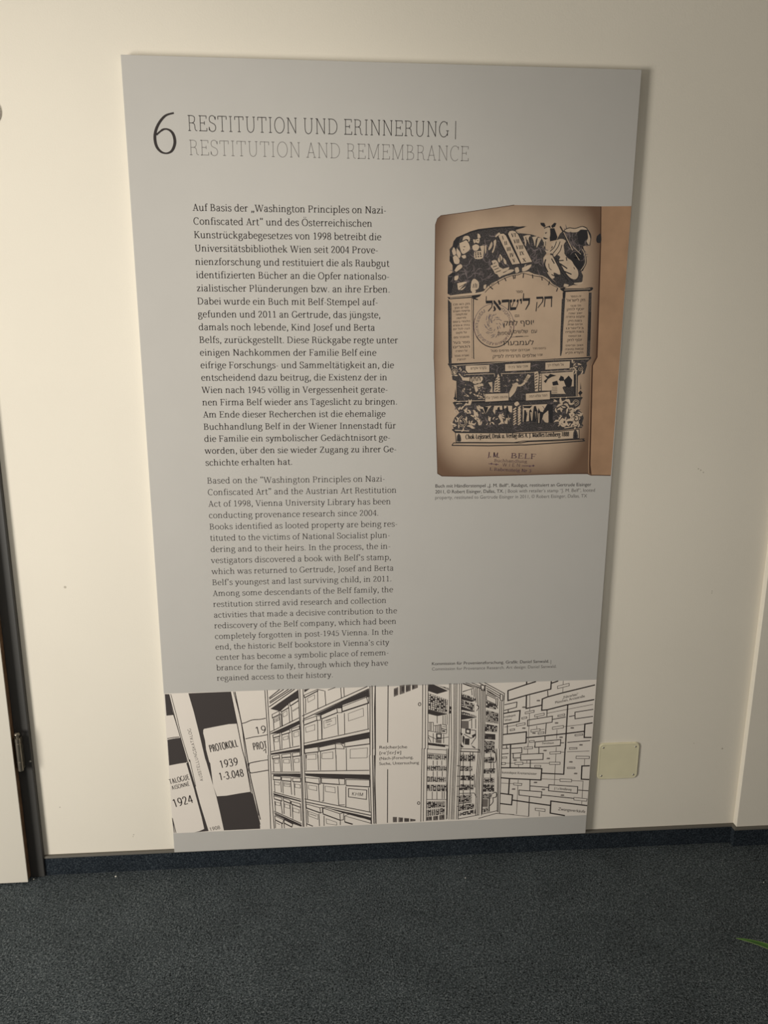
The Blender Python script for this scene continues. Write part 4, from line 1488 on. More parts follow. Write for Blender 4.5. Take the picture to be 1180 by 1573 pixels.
p3/2/4/1/8/70 7235 789 7389 803 7392 665 7237 667
p3/2/4/1/8/70 7428 805 7567 820 7570 667 7430 666
p3/2/4/1/8/70 7605 827 7756 850 7760 675 7609 670
l2/3/18/0 7226 2979 7770 2925
l2/3/18/0 7228 2848 7770 2774
l2/3/18/0 7393 2606 7396 2458
l2/3/18/0 7508 2601 7511 2453
l2/3/18/0 7641 2595 7644 2448
l2/3/18/0 7400 2268 7403 2098
l2/3/18/0 7514 2263 7518 2093
l2/3/18/0 7660 2257 7663 2087
l2/3/18/0 7384 1608 7388 1361
l2/3/18/0 7518 1602 7523 1354
l2/3/18/0 7672 1595 7677 1358
l2/3/18/0 7730 1592 7735 1355
l2/3/18/0 7225 1362 7803 1334
l2/3/18/0 7769 2967 7819 830
l2/3/18/0 7813 2965 7837 698
l2/3/17/0 7806 4979 7822 3987 7837 2964 7821 1802 7812 681
l2/3/17/0 7841 4978 7878 3985 7916 2961 7900 1799 7892 677
l2/3/17/0 7934 4975 7955 3982 7977 2958 7962 1796 7954 674
l2/3/17/0 7977 4973 7994 3981 8012 2957 7997 1794 7990 672
l2/3/17/0 8016 4972 8034 3979 8052 2955 8038 1792 8031 670
l2/3/17/0 8085 4970 8106 3976 8129 2952 8116 1789 8110 666
l2/3/23/0 8143 4968 8160 3974 8177 2950 8165 1786 8160 664
f1/2/0 7815 4286 7884 4265 7880 4060 7803 4063
f0/3/0 7834 4183 7865 4182 7866 4154 7835 4155
l2/3/19/0 8173 4967 8692 4793
l2/3/19/0 8258 4982 8709 4810
l2/3/19/0 8429 4976 8708 4847
l2/3/19/0 8635 4970 8792 4881
l2/3/19/0 8181 4709 8503 4818 8416 4857 8182 4957
l2/3/19/0 8180 4718 8469 4800
l2/3/19/0 8546 4816 8565 4371
l2/3/19/0 8588 4833 8615 4276 8659 4237
l2/3/19/0 8436 4764 8450 4598
l2/3/19/0 8495 4790 8512 4540
l2/3/19/0 8588 4295 8659 4227 8594 4108
l2/3/19/0 8463 3869 8473 3567
l2/3/19/0 8576 3865 8586 3562
l2/3/19/0 8387 3815 8481 3868
p1/0/7/2/51/80 8156 4667 8556 4501 8558 4430 8158 4586
f1/2/0 8146 4586 8550 4427 8447 4393 8153 4475
p1/0/7/5/52/65 8157 4460 8518 4335 8534 4101 8161 4292
f1/2/0 8151 4274 8560 4087 8457 4091 8155 4162
p1/0/7/2/53/70 8162 4124 8573 3968 8601 3911 8165 4049
f1/2/0 8158 4038 8601 3905 8163 3852
p3/0/4/2/54/0 8167 3824 8379 3812 8386 3551 8174 3594
f1/2/0 8290 3574 8447 3564 8443 3388 8295 3422
f0/3/0 8328 3531 8408 3520 8407 3440 8330 3455
f1/2/0 8282 3270 8421 3261 8419 3055 8287 3076
f1/2/0 8146 3466 8217 3425 8201 3369 8152 3390
f1/2/0 8218 3368 8280 3318 8262 3061 8215 3178
f1/2/0 8479 3358 8591 3410 8593 3353 8517 3261
f1/2/0 8155 3123 8263 3004 8212 2977 8157 3046
f1/2/0 8471 3053 8596 2971 8597 2936 8526 2974
l2/3/19/0 8457 3529 8588 3505 8595 3277 8471 3072
l2/3/20/0 8252 3405 8465 3263 8593 3353
l2/3/19/0 8161 3560 8172 3141
f1/2/0 8153 2882 8723 2831 8724 2804 8154 2851
l2/3/20/0 8160 2951 8703 2905 8741 2811
p1/0/7/5/60/70 8157 2759 8595 2740 8601 2527 8153 2556
p1/0/9/5/61/65 8166 2401 8527 2376 8532 2220 8162 2246
p1/0/7/3/62/35 8218 2097 8572 2072 8577 1915 8187 1942
p1/0/9/5/63/55 8165 1806 8580 1797 8586 1609 8170 1619
p1/0/9/6/64/75 8165 1451 8537 1473 8545 1215 8172 1193
p1/0/9/5/65/65 8165 1134 8618 1172 8623 992 8170 934
p1/0/7/3/66/70 8163 874 8660 970 8664 829 8166 774
l2/3/20/0 8251 2832 8303 987
l2/3/20/0 8452 2823 8493 1456
l2/3/20/0 8531 2820 8533 2743
l2/3/20/0 8588 2120 8619 1687
l2/3/20/0 8078 2415 8157 2401
l2/3/20/0 8087 2074 8237 2067
l2/3/20/0 8087 1751 8166 1747
l2/3/20/0 8096 1415 8167 1412
l2/3/20/0 8104 1097 8166 1094
l2/3/20/0 8164 1511 8607 1510 8683 1367
l2/3/20/0 8164 1174 8545 1215
l2/3/21/0 8789 4970 9370 4621 9365 4407
l2/3/21/0 8800 4900 9285 4596
l2/3/21/0 8846 4806 9270 4531
l2/3/21/0 8857 4746 9247 4477
l2/3/21/0 8867 4703 9149 4540
l2/3/21/0 8860 4654 9133 4508
l2/3/21/0 8862 4602 9135 4458 9141 4290 8863 4434 8862 4602
l2/3/21/0 8689 4903 8792 4881 8798 4724 8711 4746 8689 4903
l2/3/21/0 9250 4616 9320 4586 9328 4399 9257 4420 9250 4616
l2/3/21/0 9151 4480 9190 4460 9186 4255 9161 4237 9198 4161
p1/0/6/3/70/35 8852 4412 9159 4271 9147 4135 8854 4211
p1/0/9/9/71/72 8861 4136 9221 4019 9234 3689 8866 3756
p1/0/7/5/72/50 8859 3703 9210 3623 9201 3420 8859 3472
p1/3/6/2/73/35 8844 3400 9159 3365 9166 3187 8850 3228
p1/0/9/6/74/80 8851 3175 9150 3147 9150 2909 8860 2921
p1/0/7/3/80/55 8860 2922 9177 2908 9182 2764 8865 2777
p1/0/9/5/81/65 8870 2651 9151 2649 9159 2455 8876 2467
p1/0/7/5/82/60 8865 2283 9201 2278 9189 2112 8870 2127
p1/0/6/3/83/70 8857 1990 9177 1976 9183 1799 8863 1813
p1/0/7/6/84/50 8856 1774 9184 1769 9194 1522 8864 1537
p1/0/6/5/85/65 8866 1468 9142 1474 9113 1307 8863 1309
p3/0/3/2/86/0 8863 1299 9024 1291 9024 1032 8863 1040
p1/0/4/3/87/70 8874 989 9025 1022 9039 871 8878 849
f1/2/0 9045 1310 9080 1309 9085 879 9051 870
l2/3/24/1 9181 2793 9208 2559 9176 2454
l2/3/24/1 9165 1344 9171 1185 9085 1069
l2/3/24/1 9142 1465 9248 1499 9262 1360 9183 1324
l2/3/19/0 8649 4794 8687 2929 8655 1960 8675 769
l2/3/19/0 8696 4792 8734 2927 8703 1958 8724 766
l2/3/19/0 8740 4791 8780 2925 8749 1956 8770 764
l2/3/19/0 8778 4790 8818 2923 8823 1953 8846 760
l2/3/19/0 8818 4880 8860 2921
l2/3/19/0 9250 4393 9286 2904
l2/3/19/0 9302 4391 9344 2901
l2/3/19/0 9359 4566 9379 2900
l2/3/20/0 9212 2907 9276 1932 9308 858
l2/3/20/0 9300 2903 9336 836
l2/3/20/0 9361 2901 9382 810
l2/3/20/0 8860 2922 8862 800
l2/3/20/0 8151 674 8755 781
l2/3/20/0 8759 664 9292 808
l2/3/20/0 8862 804 9316 894
l2/3/20/0 9275 807 9817 740
l2/3/20/0 9050 2760 9068 2274
l2/3/20/0 9141 2446 9148 2270
l2/3/20/0 9066 2098 9070 1981
l2/3/37/0 10252 4952 9984 4873 9466 4701 9479 4396 10000 4543 10691 4709 10692 4950
l2/3/37/0 10695 4886 10891 4948
l2/3/37/0 9987 4961 9991 4877
l2/3/37/0 10002 4538 10012 4134 10455 4221
l2/3/37/0 11962 4793 11043 4583 10609 4471 10462 4412 10464 4061 10630 4073 11209 4211 11969 4340
l2/3/37/0 9377 4004 9839 4079 9830 3740 9385 3669
l2/3/37/0 11209 4206 11211 3780 11222 2824 11214 2822 11222 2000 10570 2061
l2/3/37/0 9379 3345 10054 3404 10059 3057 9376 3014
l2/3/38/0 10063 3221 10291 3233 11227 3305 11733 3354
l2/3/38/0 11970 3613 11747 3583 11753 3158 11970 3150
l2/3/38/0 9616 3009 9614 2891
l2/3/38/0 9611 2994 9632 2285
l2/3/38/0 9375 2291 10196 2249 10563 2206 10557 1842 10238 1872 9627 1932 9379 1968
l2/3/38/0 9627 1932 9619 1431
l2/3/38/0 9369 1465 9738 1393 9725 1067 9375 1128
l2/3/39/0 9736 1225 10250 1118 10878 992
l2/3/39/0 11993 930 10890 1137 10892 736 11340 630
l2/3/39/0 11980 2241 11746 2243 11757 1814 11994 1792
l2/3/24/0 9385 4272 9737 4344 9732 4183 9380 4094
l2/3/24/0 9498 4115 9501 4038
l2/3/24/0 10072 3772 10785 3869 10784 3680 10077 3585 10072 3772
l2/3/24/0 10603 4662 10623 4470
l2/3/24/0 10619 4061 10622 3867
l2/3/25/0 11966 4037 11433 3966 11448 3758 11969 3816
l2/3/25/0 11268 3835 11435 3862
l2/3/25/0 10791 3765 11172 3826
l2/3/25/0 10617 3647 10612 3309
l2/3/25/0 10603 3244 10610 3113
l2/3/25/0 10323 3072 11069 3120 11068 2923 10326 2901 10323 3072
l2/3/25/0 11075 3015 11172 3011
l2/3/25/0 11269 3020 11936 3051
l2/3/24/0 9493 3652 9506 3353
l2/3/25/0 9382 2898 9562 2904
l2/3/25/0 9498 2998 9502 2898
l2/3/25/0 9639 2898 9947 2906 9950 2743 9654 2734
l2/3/25/0 9377 2727 9569 2738
l2/3/25/0 9701 2740 9708 2581 9925 2590
l2/3/25/0 9920 2696 10580 2698 10583 2504 9929 2505 9920 2696
l2/3/25/0 10442 2893 10451 2708
l2/3/25/0 10215 2493 10220 2253
l2/3/25/0 10233 1873 10244 1513
l2/3/25/0 9924 1541 10602 1456 10595 1260 9932 1379 9924 1541
l2/3/25/0 10241 1310 10253 652
l2/3/25/0 10249 1662 10791 1588
l2/3/25/0 10799 1677 11666 1574 11668 1351 10802 1479 10799 1677
l2/3/26/0 10608 1347 11579 1191
l2/3/26/0 11686 1459 11994 1423
l2/3/25/0 10318 2964 10321 2899 10695 2909 11081 2933
l3/3/17/0 10094 4552 10115 4130 10125 2936
l3/3/17/0 11033 4951 11043 4583
l3/3/18/0 11943 4192 10636 3965
l3/3/18/0 9413 3577 9757 3629
l3/3/18/0 11743 3578 11118 3524
l3/3/18/0 10942 3440 10946 3152
l3/3/18/0 10448 3446 10579 3467
l3/3/18/0 9486 2432 9764 2420
l3/3/18/0 9994 2410 10773 2376
l3/3/18/0 10951 2886 10963 1669
l3/3/18/0 11276 2719 11935 2718
l3/3/18/0 11106 2720 11192 2712
l3/3/18/0 10580 1876 11122 1824
l3/3/18/0 11468 1781 11815 1747 11820 988
l3/3/18/0 9390 1795 9756 1760
l3/3/18/0 9885 1880 9886 752
l3/3/18/0 9381 805 10248 652
l3/3/19/0 10562 801 10570 649
l3/3/18/0 10112 2973 10120 2709
l3/3/18/0 10111 2498 10115 2405
l3/3/18/0 11813 2465 11818 2264
l3/3/18/0 9875 2370 9879 2274
l3/3/18/0 10345 3580 10350 3489
l3/3/18/0 10343 3865 10345 3813
f0/4/0 10876 4792 11205 4869 11214 4793 10885 4715
l2/5/15/0 10876 4792 11205 4869 11214 4793 10885 4715 10876 4792
f0/4/0 9989 4020 10244 4074 10247 4010 9991 3968
l2/5/16/0 9989 4020 10244 4074 10247 4010 9991 3968 9989 4020
f0/4/0 10268 3924 10540 3973 10544 3909 10271 3862
l2/5/16/0 10268 3924 10540 3973 10544 3909 10271 3862 10268 3924
f0/4/0 9901 3856 10043 3876 10046 3830 9903 3809
l2/5/16/0 9901 3856 10043 3876 10046 3830 9903 3809 9901 3856
f0/4/0 9755 3655 10004 3692 10007 3632 9758 3590
l2/5/16/0 9755 3655 10004 3692 10007 3632 9758 3590 9755 3655
f0/4/0 10940 3889 11137 3925 11140 3873 10942 3847
l2/5/16/0 10940 3889 11137 3925 11140 3873 10942 3847 10940 3889
f0/4/0 10183 3462 10446 3485 10449 3420 10187 3391
l2/5/16/0 10183 3462 10446 3485 10449 3420 10187 3391 10183 3462
f0/4/0 10805 3523 11120 3563 11125 3485 10808 3453
l2/5/16/0 10805 3523 11120 3563 11125 3485 10808 3453 10805 3523
f0/4/0 9578 3501 9707 3514 9709 3470 9580 3454
l2/5/16/0 9578 3501 9707 3514 9709 3470 9580 3454 9578 3501
f0/4/0 10397 3370 10564 3389 10567 3332 10399 3318
l2/5/16/0 10397 3370 10564 3389 10567 3332 10399 3318 10397 3370
f0/4/0 11477 3261 11702 3279 11704 3234 11480 3217
l2/5/16/0 11477 3261 11702 3279 11704 3234 11480 3217 11477 3261
f0/4/0 10157 3118 10296 3126 10299 3073 10159 3066
l2/5/16/0 10157 3118 10296 3126 10299 3073 10159 3066 10157 3118
f0/4/0 10006 2919 10259 2927 10258 2862 10009 2859
l2/5/16/0 10006 2919 10259 2927 10258 2862 10009 2859 10006 2919
f0/4/0 10772 2735 11093 2742 11092 2673 10776 2668
l2/5/16/0 10772 2735 11093 2742 11092 2673 10776 2668 10772 2735
f0/4/0 11554 2569 11947 2547 11947 2472 11554 2494
l2/5/16/0 11554 2569 11947 2547 11947 2472 11554 2494 11554 2569
f0/4/0 11342 2848 11561 2847 11564 2802 11345 2795
l2/5/16/0 11342 2848 11561 2847 11564 2802 11345 2795 11342 2848
f0/4/0 9763 2446 9997 2442 10001 2370 9766 2375
l2/5/16/0 9763 2446 9997 2442 10001 2370 9766 2375 9763 2446
f0/4/0 10776 2408 11093 2394 11093 2322 10780 2336
l2/5/16/0 10776 2408 11093 2394 11093 2322 10780 2336 10776 2408
f0/4/0 10350 2322 10528 2315 10524 2253 10353 2269
l2/5/16/0 10350 2322 10528 2315 10524 2253 10353 2269 10350 2322
f0/4/0 11319 2219 11540 2209 11542 2169 11321 2178
l2/5/16/0 11319 2219 11540 2209 11542 2169 11321 2178 11319 2219
f0/4/0 11120 1851 11466 1822 11471 1741 11125 1770
l2/5/16/0 11120 1851 11466 1822 11471 1741 11125 1770 11120 1851
f0/4/0 9755 1779 10000 1754 9991 1687 9758 1717
l2/5/16/0 9755 1779 10000 1754 9991 1687 9758 1717 9755 1779
f0/4/0 10432 923 10731 876 10731 793 10441 849
l2/5/16/0 10432 923 10731 876 10731 793 10441 849 10432 923
f0/4/0 11577 1224 11973 1159 11963 1077 11577 1137
l2/5/16/0 11577 1224 11973 1159 11963 1077 11577 1137 11577 1224
f0/4/0 9393 2634 9521 2634 9522 2589 9395 2587
l2/5/16/0 9393 2634 9521 2634 9522 2589 9395 2587 9393 2634
f0/4/0 9376 2458 9485 2453 9487 2392 9379 2391
l2/5/16/0 9376 2458 9485 2453 9487 2392 9379 2391 9376 2458
f3/2/0 10293 4367 10321 4389 10387 4387 10407 4368 10390 4341 10313 4346
f3/2/0 9886 4177 9914 4199 9981 4197 10001 4178 9983 4151 9906 4156
f3/2/0 9917 3524 9944 3546 10011 3544 10032 3525 10014 3497 9937 3502
f3/2/0 10858 3651 10885 3673 10953 3671 10973 3652 10955 3624 10878 3629
f3/2/0 11326 3477 11353 3499 11421 3496 11442 3477 11424 3449 11346 3455
f3/2/0 11016 3193 11044 3216 11112 3213 11132 3194 11115 3166 11037 3172
f3/2/0 11615 2927 11643 2950 11711 2947 11732 2927 11714 2899 11636 2905
f3/2/0 10217 3356 10245 3378 10312 3376 10332 3357 10315 3329 10237 3334
f3/2/0 10568 2791 10596 2813 10664 2810 10684 2791 10667 2763 10589 2769
f3/2/0 10679 2532 10707 2554 10775 2551 10796 2532 10778 2504 10700 2510
f3/2/0 11352 2391 11380 2414 11449 2411 11470 2391 11452 2363 11373 2369
f3/2/0 11516 2008 11544 2031 11613 2028 11633 2009 11616 1980 11537 1986
f3/2/0 10341 1771 10369 1794 10438 1791 10458 1771 10440 1742 10362 1748
f3/2/0 10586 1532 10614 1555 10683 1552 10703 1532 10685 1503 10606 1510
f3/2/0 11163 1315 11192 1338 11261 1335 11282 1315 11264 1285 11184 1292
f3/2/0 9703 1584 9731 1607 9800 1604 9820 1584 9802 1555 9723 1562
f3/2/0 9706 2520 9734 2543 9802 2540 9822 2521 9804 2492 9726 2498
T4/2/76 11047 4394 11502 4500 „Führerbau“
T4/2/76 10847 4252 11691 4427 München, Arcisstraße
T4/2/70 9387 3860 9720 3914 traldepot
T4/2/70 9411 3751 9614 3784 Wien
T4/2/64 10532 2993 10873 2994 Dorotheum
T4/2/78 9397 2108 10421 2014 kunstdepot Kremsmünster
T4/2/73 10967 1520 11483 1452 § 1 a Novellierung
T4/2/91 11118 824 11939 692 Zwangsverkäufe
'''

# ------------------------------------------------------------------ materials
def wall_paint():
    m = nmat('wall_paint', (0.80, 0.748, 0.648), rough=0.75, spec=0.2, var=0.018, scale=2.5, bump=0.12, bscale=240.0)
    nt = m.node_tree
    b = nt.nodes['Principled BSDF']
    src = b.inputs['Base Color'].links[0].from_socket
    geo = nt.nodes.new('ShaderNodeNewGeometry')
    # small knocks and scuffs in the paint
    for p, r in (((-0.839, 0, 0.860), 0.0042), ((1.005, 0, 0.314), 0.0032), ((0.846, 0, 1.157), 0.0022), ((0.853, 0, 1.153), 0.0024), ((0.861, 0, 1.147), 0.0022), ((-0.715, 0, 0.113), 0.0022), ((-0.717, 0, 0.107), 0.0018), ((0.921, 0, 0.808), 0.0018), ((0.921, 0, 0.802), 0.0018), ((-0.911, 0, 0.211), 0.0022), ((0.916, 0, 0.335), 0.0016)):
        d = nt.nodes.new('ShaderNodeVectorMath')
        d.operation = 'DISTANCE'
        d.inputs[1].default_value = p
        nt.links.new(geo.outputs['Position'], d.inputs[0])
        lt = nt.nodes.new('ShaderNodeMapRange')
        lt.inputs['From Min'].default_value = r * 0.6
        lt.inputs['From Max'].default_value = r
        lt.inputs['To Min'].default_value = 0.55
        lt.inputs['To Max'].default_value = 0.0
        nt.links.new(d.outputs['Value'], lt.inputs['Value'])
        mx = nt.nodes.new('ShaderNodeMix')
        mx.data_type = 'RGBA'
        mx.inputs[7].default_value = (0.25, 0.21, 0.15, 1)
        nt.links.new(lt.outputs['Result'], mx.inputs[0])
        nt.links.new(src, mx.inputs[6])
        src = mx.outputs[2]
    nt.links.new(src, b.inputs['Base Color'])
    return m


def carpet(name, dark, mid, light, scale=260.0):
    m = bpy.data.materials.new(name)
    m.use_nodes = True
    nt = m.node_tree
    b = nt.nodes['Principled BSDF']
    b.inputs['Roughness'].default_value = 0.95
    b.inputs['Specular IOR Level'].default_value = 0.08
    tc = nt.nodes.new('ShaderNodeTexCoord')
    n = nt.nodes.new('ShaderNodeTexNoise')
    n.inputs['Scale'].default_value = scale
    n.inputs['Detail'].default_value = 3.0
    n.inputs['Roughness'].default_value = 0.65
    n.inputs['Distortion'].default_value = 0.8
    nt.links.new(tc.outputs['Object'], n.inputs['Vector'])
    r = nt.nodes.new('ShaderNodeValToRGB')
    e = r.color_ramp.elements
    e[0].position, e[0].color = 0.34, (*dark, 1)
    e[1].position, e[1].color = 0.50, (*mid, 1)
    x = e.new(0.68)
    x.color = (*light, 1)
    nt.links.new(n.outputs['Fac'], r.inputs['Fac'])
    # broad worn patches
    n2 = nt.nodes.new('ShaderNodeTexNoise')
    n2.inputs['Scale'].default_value = 7.0
    n2.inputs['Detail'].default_value = 4.0
    nt.links.new(tc.outputs['Object'], n2.inputs['Vector'])
    mr = nt.nodes.new('ShaderNodeMapRange')
    mr.inputs['From Min'].default_value = 0.3
    mr.inputs['From Max'].default_value = 0.7
    mr.inputs['To Min'].default_value = 0.86
    mr.inputs['To Max'].default_value = 1.14
    nt.links.new(n2.outputs['Fac'], mr.inputs['Value'])
    mx = nt.nodes.new('ShaderNodeVectorMath')
    mx.operation = 'SCALE'
    nt.links.new(r.outputs['Color'], mx.inputs[0])
    nt.links.new(mr.outputs['Result'], mx.inputs['Scale'])
    nt.links.new(mx.outputs['Vector'], b.inputs['Base Color'])
    bp = nt.nodes.new('ShaderNodeBump')
    bp.inputs['Strength'].default_value = 0.9
    bp.inputs['Distance'].default_value = 0.003
    nt.links.new(n.outputs['Fac'], bp.inputs['Height'])
    nt.links.new(bp.outputs['Normal'], b.inputs['Normal'])
    return m


M_WALL = wall_paint()
M_FLOOR = carpet('blue_grey_carpet', (0.009, 0.011, 0.012), (0.060, 0.073, 0.081), (0.215, 0.24, 0.252))
M_SKIRT = carpet('blue_carpet_skirting', (0.006, 0.009, 0.013), (0.021, 0.028, 0.037), (0.070, 0.085, 0.098), 300.0)
M_TRIM = nmat('grey_plastic_trim', (0.125, 0.115, 0.098), rough=0.55)
M_BOARD = nmat('grey_printed_board', (0.515, 0.497, 0.468), rough=0.62, spec=0.25, var=0.012, scale=9.0)
M_BLACK = nmat('black_ink', (0.035, 0.028, 0.027), rough=0.6, spec=0.2)
M_GREYINK = nmat('grey_ink', (0.115, 0.105, 0.10), rough=0.6, spec=0.2)
M_PALEINK = nmat('pale_grey_ink', (0.20, 0.185, 0.175), rough=0.6, spec=0.2)

# ------------------------------------------------------------------ the room
wall_back = say(obj('wall_back', box(-4.0, 1.067, 0.0, 0.15, 0.0, 3.0), M_WALL), kind='structure')
wall_right = say(obj('wall_right', box(1.067, 3.0, -0.019, 0.15, 0.0, 3.0, bev=0.0012), M_WALL), kind='structure')
floor = say(obj('floor', box(-4.0, 3.0, -4.0, 0.15, -0.05, 0.0), M_FLOOR), kind='structure')

say(obj('ceiling', box(-4.0, 3.0, -4.0, 0.15, 3.0, 3.1), nmat('ceiling_paint', (0.72, 0.70, 0.66), rough=0.9)), kind='structure')

run = [(-0.966, 0.0, 0), (1.067, 0.0, 1), (1.067, -0.019, 1), (3.0, -0.019, 0)]
skirting = say(obj('baseboard_back', extrude_profile(run, [(0, 0.0), (0.0085, 0.0), (0.009, 0.004), (0.009, 0.0550), (0.0, 0.0550)]), M_SKIRT), kind='structure')
obj('trim_strip', extrude_profile(run, [(0, 0.0550), (0.0098, 0.0550), (0.0100, 0.0570), (0.0086, 0.0605), (0.0070, 0.0612), (0, 0.0612)]), M_TRIM, skirting)

# ------------------------------------------------------------------ door at the left edge
M_FRAME = nmat('dark_grey_steel', (0.058, 0.056, 0.053), rough=0.5, spec=0.4)
M_LEAF = nmat('off_white_laminate', (0.66, 0.62, 0.54), rough=0.5, spec=0.3, var=0.01, scale=4.0)
M_WOODEDGE = nmat('brown_wood_edge', (0.20, 0.115, 0.065), rough=0.6, var=0.3, scale=30.0)
M_NICKEL = nmat('worn_nickel', (0.25, 0.225, 0.185), rough=0.38, metal=0.85, var=0.15, scale=90.0)
M_SCREW = nmat('bright_screw_steel', (0.62, 0.60, 0.55), rough=0.3, metal=0.9)

door = say(empty('door_1', (-1.45, -0.02, 0.0)), kind='structure')


def on_door(name, bm, mat, parent=None, smooth=False):
    bmesh.ops.translate(bm, verts=bm.verts, vec=(1.45, 0.02, 0.0))
    return obj(name, bm, mat, parent or door, smooth)


fr = bmesh.new()
box(-1.022, -0.9665, -0.015, -0.0005, 0.0, 2.09, 0.0025, 2, fr)
box(-1.935, -1.880, -0.015, -0.0005, 0.0, 2.09, 0.0025, 2, fr)
box(-1.8805, -1.0215, -0.015, -0.0005, 2.035, 2.09, 0.0025, 2, fr)
frame = on_door('door_frame', fr, M_FRAME)
leaf = on_door('door_leaf', box(-1.895, -1.0032, -0.042, -0.0385, 0.006, 2.045, 0.0006, 1), M_LEAF)
on_door('door_core', box(-1.8935, -1.0045, -0.0384, -0.0155, 0.007, 2.044, 0.0015, 1), M_WOODEDGE)

# hinge: pin head, neck, two knuckles
hg = lathe([(0.0, -0.058), (0.0058, -0.058), (0.0068, -0.0565), (0.0068, -0.0300), (0.0060, -0.0292), (0.0060, -0.0284), (0.0068, -0.0276),
            (0.0068, 0.0240), (0.0060, 0.0248), (0.0060, 0.0256), (0.0068, 0.0264), (0.0068, 0.0390), (0.0050, 0.0400), (0.0032, 0.0402), (0.0032, 0.0480),
            (0.0066, 0.0484), (0.0072, 0.0505), (0.0066, 0.0535), (0.0040, 0.0556), (0.0, 0.0560)], 20)
bmesh.ops.translate(hg, verts=hg.verts, vec=(-0.9905, -0.0330, 0.408))
hinge = on_door('hinge', hg, M_NICKEL, smooth=False)
on_door('hinge_plate', box(-1.0030, -0.9840, -0.0268, -0.0149, 0.352, 0.446, 0.001, 1), M_NICKEL, hinge)
for z in (0.433, 0.372):
    sc = lathe([(0.0, 0.0), (0.0030, 0.0), (0.0026, 0.0012), (0.0, 0.0016)], 12, 'Y')
    bmesh.ops.translate(sc, verts=sc.verts, vec=(-0.9995, -0.0268, z))
    on_door('screw', sc, M_SCREW, hinge)
sc = lathe([(0.0, 0.0), (0.0030, 0.0), (0.0026, 0.0012), (0.0, 0.0016)], 12, 'Y')
bmesh.ops.translate(sc, verts=sc.verts, vec=(-0.9715, -0.0149, 0.366))
on_door('screw', sc, M_SCREW, frame)

# ------------------------------------------------------------------ exhibition panel
panel = say(empty('exhibition_panel', (-0.6, -0.021, 0.064)),
            'tall grey exhibition panel with printed text, book photograph and comic strip on the wall', 'information panel')
board = obj('board', box(0.0, 1.2, 0.0, 0.018, 0.0, 2.0539, 0.0006, 1), M_BOARD, panel)

p = Print()
six = curve([(110.6, 1936.4), (90.9, 1930.0), (74.0, 1911.4), (65.2, 1889.2), (66.6, 1867.2), (76.3, 1854.0), (89.6, 1850.7), (102.0, 1856.9), (109.2, 1873.3), (107.0, 1890.5), (98.0, 1900.4), (84.6, 1901.2), (68.5, 1889.5)], 6)
n = len(six) - 1
sw = []
for i, q in enumerate(six):
    a, b = six[max(0, i - 1)], six[min(n, i + 1)]
    l = math.hypot(b[0] - a[0], b[1] - a[1]) or 1
    sw.append(3.6 + 3.2 * (abs(b[1] - a[1]) / l) ** 1.4 - (1.2 if i > n - 5 else 0))
p.stroke(six, sw, 0, 0.05)
say(p.build('section_number', (M_BLACK,), panel), 'large black numeral 6')

p = Print()
CAP = 33.4
p.text('RESTITUTION UND ERINNERUNG', 139.5, 1899.3, 745.5, 1898.2, CAP / 0.67, SLAB, 0, 0.05)
p.stroke([(760.8, 1933.5), (761.2, 1893.6)], 1.6, 0, 0.05)
say(p.build('german_heading', (M_BLACK,), panel), 'black thin slab serif heading')
p = Print()
p.text('RESTITUTION AND REMEMBRANCE', 140.1, 1847.8, 794.3, 1846.4, (CAP - 0.6) / 0.67, dict(SLAB, T=29, t=28, s=28), 0, 0.05)
say(p.build('english_heading', (M_PALEINK,), panel), 'grey thin slab serif heading')

BODY_EM = 23.0
p = Print()
for t, v, u1 in GERMAN:
    p.text(t, 142.2, v, u1, v, BODY_EM, SERIF, 0, 0.05)
say(p.build('german_text', (M_BLACK,), panel), 'black serif paragraph')
p = Print()
for t, v, u1 in ENGLISH:
    p.text(t, 144.2, v, u1, v, BODY_EM, SERIF, 0, 0.05)
say(p.build('english_text', (M_GREYINK,), panel), 'grey serif paragraph')

p = Print()
p.face_text('Buch mit Händlerstempel „J. M. Belf“, Raubgut, restituiert an Gertrude Eisinger', 730.0, 1054.5, 1146.0, 1053.6, 8.9, 0, 0.05, 0.02)
p.face_text('2011, © Robert Eisinger, Dallas, TX.', 730.0, 1038.9, 911.0, 1038.7, 8.9, 0, 0.05, 0.02)
p.face_text('| Book with retailer’s stamp “J. M. Belf”, looted', 916.0, 1038.7, 1157.0, 1038.2, 8.9, 1, 0.05)
p.face_text('property, restituted to Gertrude Eisinger in 2011, © Robert Eisinger, Dallas, TX', 730.0, 1023.6, 1136.7, 1022.8, 8.9, 1, 0.05)
p.build('photo_caption', (M_BLACK, M_GREYINK), panel)
p = Print()
p.face_text('Kommission für Provenienzforschung. Grafik: Daniel Sanwald.', 730.2, 554.2, 1059.4, 551.5, 8.7, 0, 0.05, 0.02)
p.face_text('|', 1064.0, 549.5, 1065.2, 549.5, 9.5, 1, 0.05)
p.face_text('Commission for Provenance Research. Art design: Daniel Sanwald.', 730.4, 538.4, 1081.4, 535.4, 8.7, 1, 0.05)
p.build('credit_line', (M_BLACK, M_GREYINK), panel)

STY = [SERIF, SLAB, SANS, HAND, BOLD, COND]

# printed photograph of the open book
M_PAGE = nmat('aged_page', (0.50, 0.37, 0.265), rough=0.6, spec=0.25, var=0.12, scale=9.0, detail=6.0)


